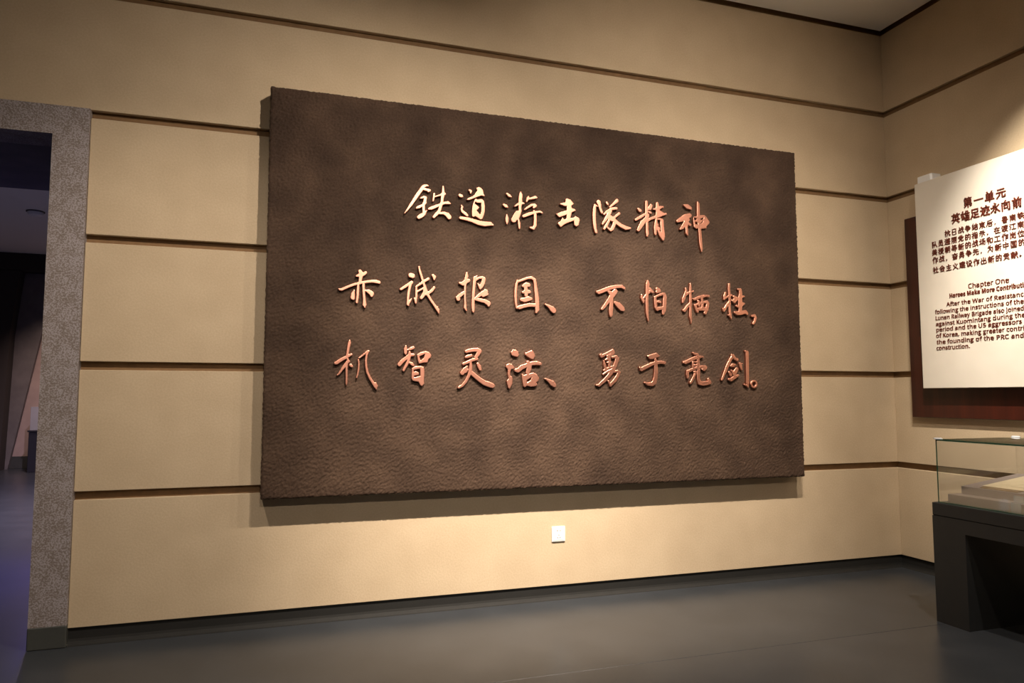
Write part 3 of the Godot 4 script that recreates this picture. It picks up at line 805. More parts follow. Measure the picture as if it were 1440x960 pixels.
# ------------------------------------------------------------------ lettering data
# brush characters of the inscription in millimetres from the board's lower corner: [strokes, fills, holes]
const BIG := [
	[[[835,1703,5.9,818,1693,9.7,807,1675,11.0,779,1632,11.0,751,1586,9.0,730,1554,5.8,715,1533,3.2],[825,1699,8.4,838,1702,6.8,847,1700,4.2],[825,1680,8.6,845,1677,9.7,855,1675,8.2,847,1667,4.9],[804,1626,4.6,812,1630,6.6,825,1635,8.4,833,1632,8.9,829,1613,9.9,826,1599,9.9],[783,1570,6.5,796,1576,9.1,812,1586,7.2,829,1599,8.1,836,1603,4.6],[822,1596,8.7,821,1575,8.7,823,1555,8.5,824,1549,10.2],[795,1518,11.1,810,1527,12.3,823,1538,11.0,834,1553,6.5,841,1560,3.2],[881,1658,6.7,879,1641,6.7,876,1620,5.3,873,1615,3.3],[886,1642,4.6,906,1650,5.3,927,1659,8.3,940,1663,8.7],[932,1705,4.8,932,1687,7.5,933,1663,10.2,928,1639,9.5,925,1611,8.4,917,1583,9.3,909,1559,9.9,893,1541,9.8,880,1526,8.5],[851,1569,6.0,863,1574,9.9,886,1584,9.2,913,1598,8.3,941,1611,8.0,961,1614,9.6,973,1610,4.9],[914,1549,6.7,938,1553,8.9,958,1544,13.4,968,1533,14.1,968,1526,8.9]],[],[]],
	[[[1030,1663,9.9,1039,1659,9.9],[1085,1697,6.5,1094,1693,7.9,1092,1681,4.9],[1039,1605,5.0,1044,1597,6.3,1039,1583,6.3,1046,1570,8.6,1063,1558,9.3,1072,1550,7.9],[1034,1533,9.0,1065,1530,10.4,1103,1523,11.9,1142,1512,14.1,1177,1508,14.6,1209,1512,12.6,1227,1505,5.0]],[[1139,1723,1155,1717,1166,1705,1170,1686,1178,1673,1173,1669,1155,1671,1127,1659,1082,1638,1073,1637,1069,1642,1075,1650,1110,1668,1131,1701,1124,1711],[1124,1652,1134,1648,1159,1654,1173,1643,1178,1612,1177,1577,1165,1538,1152,1530,1121,1548,1107,1542,1100,1549,1100,1585,1106,1623,1115,1643]],[[1120,1632,1131,1627,1155,1628,1155,1582,1149,1561,1140,1571,1129,1584,1136,1589,1145,1602,1135,1612,1119,1621]]],
	[[[1311,1697,6.7,1324,1687,9.6,1336,1681,5.2],[1291,1630,7.3,1304,1624,10.3,1314,1618,5.1],[1310,1574,3.6,1311,1553,10.1,1311,1536,10.1,1310,1520,4.3],[1395,1713,5.2,1396,1697,11.0,1393,1672,11.7,1393,1651,12.4,1390,1626,9.5,1391,1602,9.4,1385,1587,11.3],[1358,1627,4.8,1378,1641,7.5,1396,1648,10.5,1415,1648,5.0],[1374,1593,10.6,1363,1568,15.8,1352,1546,16.8],[1385,1587,10.5,1371,1558,14.0],[1382,1548,5.2,1385,1527,8.1,1387,1499,5.9],[1442,1691,5.7,1439,1680,9.3,1431,1661,5.0],[1448,1679,7.0,1466,1684,7.7,1485,1691,9.8,1494,1690,5.8],[1420,1613,4.8,1437,1626,6.9,1459,1641,7.6,1481,1646,8.6,1488,1640,9.1,1475,1628,6.2],[1413,1573,9.6,1437,1584,10.4,1466,1595,8.7,1488,1602,7.7,1514,1608,7.2,1527,1602,6.0],[1476,1610,6.1,1485,1591,9.4,1485,1556,9.6,1484,1524,10.2,1473,1504,8.6,1455,1508,6.5]],[],[]],
	[[],[[1686,1703,1711,1696,1732,1673,1715,1659,1719,1646,1740,1641,1745,1632,1718,1619,1709,1586,1730,1589,1741,1599,1764,1590,1770,1578,1762,1545,1747,1535,1733,1543,1731,1570,1699,1557,1668,1542,1645,1523,1625,1545,1647,1565,1657,1587,1668,1574,1680,1577,1684,1602,1636,1582,1616,1602,1642,1615,1684,1631,1684,1654,1673,1652,1640,1663,1648,1670,1677,1679,1677,1697]],[]],
	[[[1870,1677,8.5,1866,1651,10.9,1864,1615,11.0,1865,1575,11.1,1869,1539,10.3,1876,1512,8.8],[1894,1697,14.5,1900,1683,12.1,1903,1665,8.9,1913,1640,9.7,1916,1635,8.1],[1870,1677,7.8,1884,1671,4.7],[1949,1700,7.3,1953,1692,8.1,1957,1686,4.1],[2017,1717,11.7,1997,1697,8.8,1969,1673,5.1],[1929,1625,5.8,1949,1643,7.9,1977,1662,8.6,2013,1669,8.8],[1977,1649,7.5,1960,1626,12.7,1948,1607,11.2,1918,1564,5.9],[1968,1608,17.6,1988,1599,15.7],[2032,1639,8.0,2008,1619,8.0,1992,1606,9.1],[1988,1602,14.0,2012,1582,12.7,2043,1564,12.6,2075,1552,13.0,2106,1552,6.7],[1964,1593,7.6,1948,1563,9.0,1930,1536,7.5],[2002,1585,11.7,1995,1563,10.8,1983,1540,11.2,1973,1530,8.2,1955,1543,6.4,1950,1552,4.0]],[],[]],
	[[[2163,1678,7.3,2175,1669,11.3,2183,1666,4.8],[2220,1727,9.1,2220,1695,10.0,2220,1665,10.4,2221,1628,11.6,2222,1595,9.1,2222,1557,9.1,2224,1528,9.9,2222,1513,5.7],[2252,1706,11.0,2243,1690,13.6,2228,1681,7.4],[2234,1667,4.1,2243,1662,8.8,2253,1659,5.5],[2145,1609,8.0,2170,1624,9.2,2203,1645,8.1,2220,1654,5.1],[2215,1620,11.4,2190,1592,15.3,2173,1565,13.5,2161,1545,9.6],[2232,1646,7.2,2228,1632,8.0],[2227,1610,8.1,2248,1623,8.1,2282,1637,9.2,2315,1651,11.1,2357,1663,5.9],[2295,1724,9.3,2297,1698,13.5,2301,1672,16.0,2298,1649,16.6],[2270,1685,5.2,2295,1688,11.1,2320,1702,8.9,2337,1705,4.5],[2307,1665,19.4,2336,1662,7.8],[2288,1630,5.8,2285,1599,10.8,2280,1569,10.8,2280,1532,8.3,2280,1526,5.9],[2294,1624,5.3,2315,1626,7.1,2327,1618,11.9,2327,1588,12.6,2330,1554,13.5,2334,1520,13.5,2333,1496,6.7],[2289,1590,10.4,2296,1587,7.2],[2289,1570,10.3,2303,1565,11.0,2297,1559,7.6],[2297,1559,6.8,2317,1527,12.7,2331,1502,9.3]],[],[]],
	[[[2490,1728,7.3,2511,1722,15.5,2533,1714,10.9,2537,1708,6.1],[2439,1623,9.7,2467,1636,15.7,2497,1654,18.0,2527,1666,14.2],[2510,1639,16.1,2492,1611,14.3,2470,1583,10.9,2457,1573,6.1],[2501,1616,10.3,2502,1578,9.5,2504,1551,9.6,2510,1537,4.4],[2511,1617,8.5,2528,1605,9.3],[2585,1760,2.7,2590,1746,9.7,2590,1707,10.9,2590,1669,11.0,2596,1623,11.0,2597,1585,10.5,2600,1539,10.5,2603,1494,10.5,2607,1463,8.8,2609,1439,3.5]],[[2557,1660,2579,1666,2605,1674,2634,1677,2649,1666,2671,1635,2668,1625,2647,1604,2647,1592,2630,1591,2614,1584,2603,1589,2569,1584,2556,1593,2549,1646]],[[2556,1654,2578,1649,2572,1640,2560,1640],[2603,1650,2630,1660,2619,1645,2606,1644],[2565,1629,2583,1622,2581,1611,2566,1616],[2622,1644,2623,1632,2609,1620,2599,1618,2612,1628]]],
	[[[477,1197,9.7,483,1187,12.3],[508,1190,8.8,499,1182,9.5,486,1178,12.8,461,1170,6.4],[483,1170,11.3,481,1150,9.4,478,1131,7.8],[366,1096,2.6,373,1093,6.4,382,1092,7.9,413,1108,7.6,450,1124,7.6,481,1134,8.0,512,1140,7.7,541,1145,8.4,563,1145,9.8,581,1141,9.2],[470,1124,6.9,469,1098,7.8,468,1066,7.5,464,1027,6.9],[498,1135,7.9,498,1112,7.9,500,1080,7.6,504,1042,8.2,505,1016,11.3,507,1001,4.4],[449,1092,4.3,443,1071,10.9,442,1052,12.5,446,1046,8.0],[510,1093,5.8,526,1089,11.4,542,1077,13.6,542,1067,8.9]],[],[]],
	[[[753,1189,13.3,765,1186,13.3],[700,1109,7.1,721,1123,8.1,744,1140,8.1,759,1149,9.7],[754,1141,8.5,748,1118,8.1,743,1091,8.1,740,1058,7.2,740,1028,8.5,743,1022,5.3],[745,1035,6.5,753,1049,5.8,759,1059,3.2],[799,1239,5.4,804,1216,6.7,816,1180,7.4,826,1148,7.4,838,1115,8.4,849,1086,8.4,867,1057,7.4,888,1028,7.4,908,1002,9.5,913,984,3.4],[903,1012,7.3,906,1020,4.0],[784,1127,5.8,807,1143,7.2,830,1160,7.8,853,1174,7.8],[785,1126,5.9,786,1099,7.3,786,1073,7.2,783,1040,6.6,783,1033,3.3],[783,1043,6.0,774,1063,4.0],[791,1100,5.2,810,1111,5.2,828,1123,5.9],[830,1118,8.3,830,1102,7.3,824,1081,10.5,814,1066,9.1],[878,1195,8.2,886,1186,10.8,885,1171,4.7],[885,1127,8.2,873,1110,8.5,854,1094,8.5],[830,1087,7.3,850,1088,8.3]],[],[]],
	[[[1072,1219,6.2,1072,1204,9.6,1068,1187,10.3,1065,1166,8.6,1063,1142,6.2,1062,1112,6.2,1062,1078,6.2,1064,1045,6.2,1064,1021,8.3,1071,1005,4.2],[1032,1160,6.8,1050,1157,12.0,1070,1172,13.3,1084,1177,9.4],[1023,1070,13.2,1017,1076,8.4,1036,1091,11.3,1057,1108,8.3,1062,1115,4.7],[1131,1205,4.7,1120,1193,9.6,1117,1169,9.7,1114,1135,8.7,1111,1101,8.7,1110,1067,8.7,1110,1033,9.7,1111,1006,8.3,1111,998,4.2],[1126,1183,7.4,1143,1194,6.7,1164,1198,8.3,1173,1190,11.3,1168,1168,12.1,1159,1150,12.0,1152,1135,7.5,1145,1150,7.1,1137,1161,3.5],[1122,1074,6.7,1147,1096,10.1,1168,1110,11.4,1185,1118,13.6,1180,1126,6.4],[1192,1104,8.8,1168,1093,8.4],[1119,1071,6.1,1147,1068,10.2,1178,1063,11.7,1201,1050,13.4,1201,1038,7.0]],[],[]],
	[[[1375,1190,6.4,1368,1167,7.9,1364,1133,7.9,1363,1098,7.9,1365,1064,7.2,1370,1033,6.5,1372,1026,2.9],[1376,1185,7.5,1407,1197,7.5,1436,1209,7.6,1461,1212,8.3],[1461,1212,8.7,1480,1201,9.3,1485,1173,9.2,1489,1138,11.1,1494,1097,12.5,1496,1055,12.5,1496,1027,12.4,1490,1010,6.5],[1386,1035,11.6,1417,1045,11.0,1450,1052,11.1,1483,1051,10.4],[1410,1161,8.6,1428,1169,13.8,1443,1168,11.9],[1425,1160,11.7,1428,1108,11.0],[1410,1124,8.6,1428,1130,14.5,1447,1128,10.5],[1399,1081,9.7,1417,1080,13.8,1443,1088,13.8,1457,1088,9.7]],[],[]],
	[[[1546,1060,4.3,1568,1049,9.1,1590,1033,16.5,1599,1024,15.5]],[],[]],
	[[[1880,1148,8.0,1890,1146,12.8,1920,1158,12.8,1963,1175,12.2,2007,1186,10.8,2042,1189,10.3,2058,1179,8.6,2065,1172,3.2],[1955,1153,7.7,1970,1143,15.3],[2000,1157,14.9,1982,1136,16.8,1962,1110,13.4,1942,1084,11.2,1922,1058,10.4,1910,1045,7.4],[1974,1118,11.8,1972,1081,11.8,1969,1045,14.2,1968,1016,11.0,1967,1004,6.3],[1997,1088,9.2,2021,1073,17.4,2041,1055,17.5,2050,1048,11.6]],[],[]],
	[[[2221,1229,8.2,2220,1209,13.1,2217,1179,11.4,2215,1143,10.2,2213,1106,9.8,2213,1069,9.8,2214,1033,9.0,2218,1003,6.6,2221,982,2.5],[2177,1145,4.9,2178,1126,8.2,2188,1108,9.8,2189,1096,4.9],[2191,1123,5.4,2203,1138,6.1,2215,1150,6.8,2232,1165,8.3],[2235,1188,4.9,2242,1175,10.2,2253,1164,8.1],[2286,1184,11.4,2294,1176,15.6,2283,1166,9.1],[2271,1132,8.3,2272,1101,9.1,2274,1071,9.1,2284,1057,9.8],[2268,1132,6.6,2298,1146,7.4,2323,1155,8.1,2335,1152,10.8,2339,1133,12.5,2336,1103,13.2,2334,1074,12.4,2329,1051,13.1,2324,1033,8.2],[2284,1061,11.0,2308,1065,10.3,2329,1068,10.3],[2276,1105,5.2,2297,1106,8.9,2305,1104,8.3]],[],[]],
	[[[2522,1229,5.1,2522,1201,7.7,2520,1163,7.7,2520,1126,9.4,2519,1088,8.5,2518,1051,8.5,2518,1021,9.4,2522,999,6.0,2523,976,1.7],[2487,1199,5.1,2490,1181,6.8,2482,1158,8.3,2471,1131,11.6,2464,1109,5.8],[2478,1147,7.0,2504,1170,7.6,2521,1175,5.2,2542,1183,4.5],[2469,1059,7.7,2476,1057,9.7,2493,1080,10.3,2519,1107,7.1,2526,1117,4.0],[2537,1134,4.7,2550,1131,8.2,2584,1146,9.0,2619,1155,9.0,2654,1158,6.0],[2553,1094,8.6,2561,1071,8.6,2569,1053,7.7],[2553,1094,6.0,2583,1106,6.7,2614,1115,7.5,2640,1118,10.1,2648,1109,9.4],[2646,1109,10.3,2639,1078,12.7,2625,1047,10.0],[2565,1068,9.3,2600,1073,11.3,2634,1070,11.4],[2577,1121,7.8,2583,1091,7.8],[2603,1137,8.7,2607,1107,7.8,2604,1081,8.6]],[],[]],
	[[[2807,1239,8.0,2804,1211,8.0,2806,1172,8.9,2808,1134,8.9,2806,1092,8.0,2807,1062,8.9,2811,1035,9.8,2817,1014,2.7],[2795,1040,3.9,2809,1039,6.2],[2777,1183,6.9,2770,1159,9.6,2767,1140,6.1],[2772,1148,6.1,2799,1161,6.1,2823,1171,5.4],[2759,1079,8.0,2763,1068,8.7,2784,1099,9.1,2807,1126,9.1],[2841,1162,8.8,2854,1148,16.1,2842,1130,11.6,2829,1135,8.2],[2874,1210,6.4,2889,1207,11.2,2891,1180,12.6,2887,1149,15.2,2886,1111,15.3,2886,1080,12.6,2885,1064,13.4],[2870,1152,5.4,2892,1161,9.6,2917,1166,5.4],[2857,1102,6.3,2873,1098,9.6,2895,1115,15.5,2918,1120,5.4],[2845,1059,8.0,2862,1054,13.1,2894,1059,13.7,2925,1066,11.7,2936,1055,9.6]],[],[]],
	[[[2974,1041,7.7,2993,1043,10.3,3000,1030,10.0,2994,1007,7.9,2982,991,7.6]],[],[]],
	[[[430,821,4.3,429,808,8.7,424,782,8.0,420,751,7.4,417,732,6.8,421,719,6.2,429,708,5.0],[417,694,6.8,416,669,6.2,417,631,6.2,417,593,5.5,417,584,3.1],[358,699,7.8,366,701,9.4,388,717,9.4,416,733,8.2,440,746,6.3],[424,710,8.7,410,691,9.3,392,665,7.4,378,643,5.0,368,635,3.1],[437,689,8.7,443,683,6.9],[477,717,4.4,480,698,5.0,479,669,5.6,475,641,5.0,470,623,4.4],[481,728,4.4,500,743,5.1,518,759,5.7,529,765,7.0],[527,762,6.3,520,743,6.3,517,714,6.3,519,683,6.3,526,651,6.9,539,622,6.9,555,597,7.5,571,578,11.3,574,565,5.0],[573,581,7.9,571,597,3.8]],[],[]],
	[[[731,798,4.5,730,780,10.4,730,761,9.1,730,753,4.5],[743,777,4.5,754,782,8.1,771,789,9.1],[697,696,11.0,710,712,11.0,729,728,9.7,752,748,9.7,774,750,7.1],[751,765,5.9,752,748,11.1],[752,745,9.1,745,713,9.1,733,690,8.1,720,665,7.1],[755,706,6.5,765,700,9.1,772,693,6.5]],[[792,752,814,766,840,773,860,767,873,750,868,736,857,727,852,709,827,707,804,701,798,717],[765,677,782,687,814,691,831,684,836,662,835,629,833,606,836,593,822,578,812,584,802,603,786,605,769,609,763,622,764,648]],[[807,742,838,756,829,733,813,719],[776,667,810,675,812,635,780,627,778,635,802,640,804,652,788,661,776,657]]],
	[[[1072,774,9.3,1086,779,10.7,1113,784,10.7,1137,785,11.4,1148,777,13.2,1139,760,11.6,1127,743,9.5],[1069,742,6.6,1082,747,9.3,1100,752,8.0],[1055,704,7.3,1079,714,8.3,1110,728,8.7,1134,733,8.0],[1049,654,12.8,1062,672,11.5,1076,689,6.1],[1066,662,10.0,1078,672,6.7],[1097,711,6.9,1098,689,9.6,1095,662,10.9,1085,636,8.8,1069,606,8.8,1049,583,8.0,1029,572,6.6],[1097,659,11.5,1121,639,12.2,1148,618,12.8,1176,600,14.1,1200,592,15.1,1225,583,13.5],[1138,706,7.6,1148,690,11.0,1153,675,8.3]],[],[]],
	[[[1364,672,9.5,1377,671,13.0,1399,689,13.7,1431,702,11.6,1464,713,11.6,1493,715,11.7,1513,711,9.0],[1438,719,10.1,1446,704,15.9,1444,680,15.1,1435,659,11.4]],[[1347,792,1366,789,1379,778,1384,761,1375,748,1354,752,1340,757,1332,775],[1323,712,1341,707,1354,689,1348,679,1336,677,1331,662,1331,641,1341,636,1345,614,1343,594,1327,565,1318,570,1308,611,1320,624,1315,648,1316,675,1304,690,1306,702],[1462,791,1473,780,1482,757,1473,738,1460,736,1442,746,1420,761,1420,772],[1399,652,1413,645,1445,654,1471,660,1493,650,1505,629,1500,612,1489,603,1496,590,1485,581,1456,578,1431,584,1418,574,1409,581,1402,622]],[[1430,615,1461,634,1452,614,1432,603]]],
	[[[1544,626,4.2,1566,614,8.8,1588,599,16.0,1601,587,11.5]],[],[]],
	[[[1900,769,9.7,1903,760,7.8,1927,773,9.0,1954,785,9.0,1978,797,9.3,1980,784,11.5,1966,771,9.4,1942,762,7.1],[1954,766,9.9,1946,748,9.3,1930,741,5.7],[1919,733,4.7,1924,709,8.6,1930,684,7.8],[1974,757,7.1,2001,761,8.7,2007,749,12.6,1999,724,12.4,1989,699,12.2,1973,674,12.8,1949,645,11.9,1925,620,11.0,1898,599,10.2,1886,588,8.5,1869,590,4.2],[1954,759,8.6,1956,730,8.6,1953,702,7.0],[1942,725,5.0,1965,727,5.7],[1918,677,6.4,1938,686,7.9,1969,699,6.4,1985,702,5.0],[1914,654,5.8,1937,668,6.5,1969,681,7.2],[1984,670,7.1,2008,674,7.9,2018,665,9.4,2006,642,10.7,1988,617,11.3,1968,598,10.5,1961,587,7.5,1948,613,6.2]],[],[]],
	[[[2157,697,5.4,2169,687,12.2,2200,701,11.7,2237,718,10.9,2269,728,10.2,2306,732,10.2,2329,729,9.6],[2266,749,7.4,2267,731,10.2,2268,702,12.3,2268,670,13.0,2264,637,13.8,2255,608,14.9,2239,597,12.3,2214,597,10.2,2192,606,5.2]],[[2273,790,2297,772,2286,763,2262,755,2245,749,2225,749,2208,769,2225,776]],[]],
	[[[2531,794,4.8,2542,787,7.7,2563,784,8.3],[2464,734,7.4,2477,733,11.1,2511,748,11.3,2545,763,10.4,2580,769,8.2,2601,770,5.2],[2563,780,8.6,2567,754,10.3,2566,725,11.1,2563,702,11.9],[2528,735,5.9,2528,706,6.8],[2534,737,4.5,2553,735,5.2],[2540,717,7.4,2557,717,5.9],[2503,681,9.0,2531,693,8.9,2565,702,9.3,2595,708,8.9,2617,703,13.5,2608,690,9.9,2595,692,4.5],[2489,679,8.4,2489,657,10.1,2490,639,7.6],[2535,674,5.2,2548,676,7.7,2539,654,8.3,2525,628,8.2,2510,606,8.9],[2569,688,11.1,2566,658,11.1,2566,628,11.1,2574,606,12.9,2597,601,13.3,2627,606,13.4,2649,610,10.5,2638,629,8.5]],[],[]],
	[[[2813,786,5.8,2823,779,12.3,2807,762,9.2,2791,735,10.6,2775,705,11.0,2759,671,9.3,2745,644,7.6,2736,626,5.9],[2828,773,9.5,2836,762,9.1,2854,757,9.3,2849,751,5.8],[2806,715,7.6,2822,720,12.9,2835,723,6.8],[2792,675,7.8,2800,660,10.4,2804,652,5.2],[2810,686,6.0,2818,675,7.8,2824,660,8.8],[2848,694,12.7,2838,679,14.5,2829,660,10.7],[2788,630,7.6,2804,628,11.4,2833,645,10.9,2858,657,7.0],[2873,731,8.9,2879,714,11.1,2885,695,7.1],[2875,727,6.1,2893,733,3.1],[2916,811,5.8,2929,804,11.6,2929,775,11.7,2929,737,11.7,2928,692,11.2,2928,646,10.7,2927,608,10.7,2927,582,5.4],[2927,589,7.9,2902,598,4.0]],[],[]],
	[[[2995,601,6.7,2993,593,6.6,2989,586,6.3,2982,582,5.8,2974,580,5.7,2967,582,6.0,2961,586,6.4,2957,593,6.7,2955,601,6.7,2957,608,6.6,2962,615,6.2,2968,620,5.8,2976,621,5.7,2983,620,6.0,2990,615,6.5,2994,609,6.7,2995,601,6.8]],[],[]]]
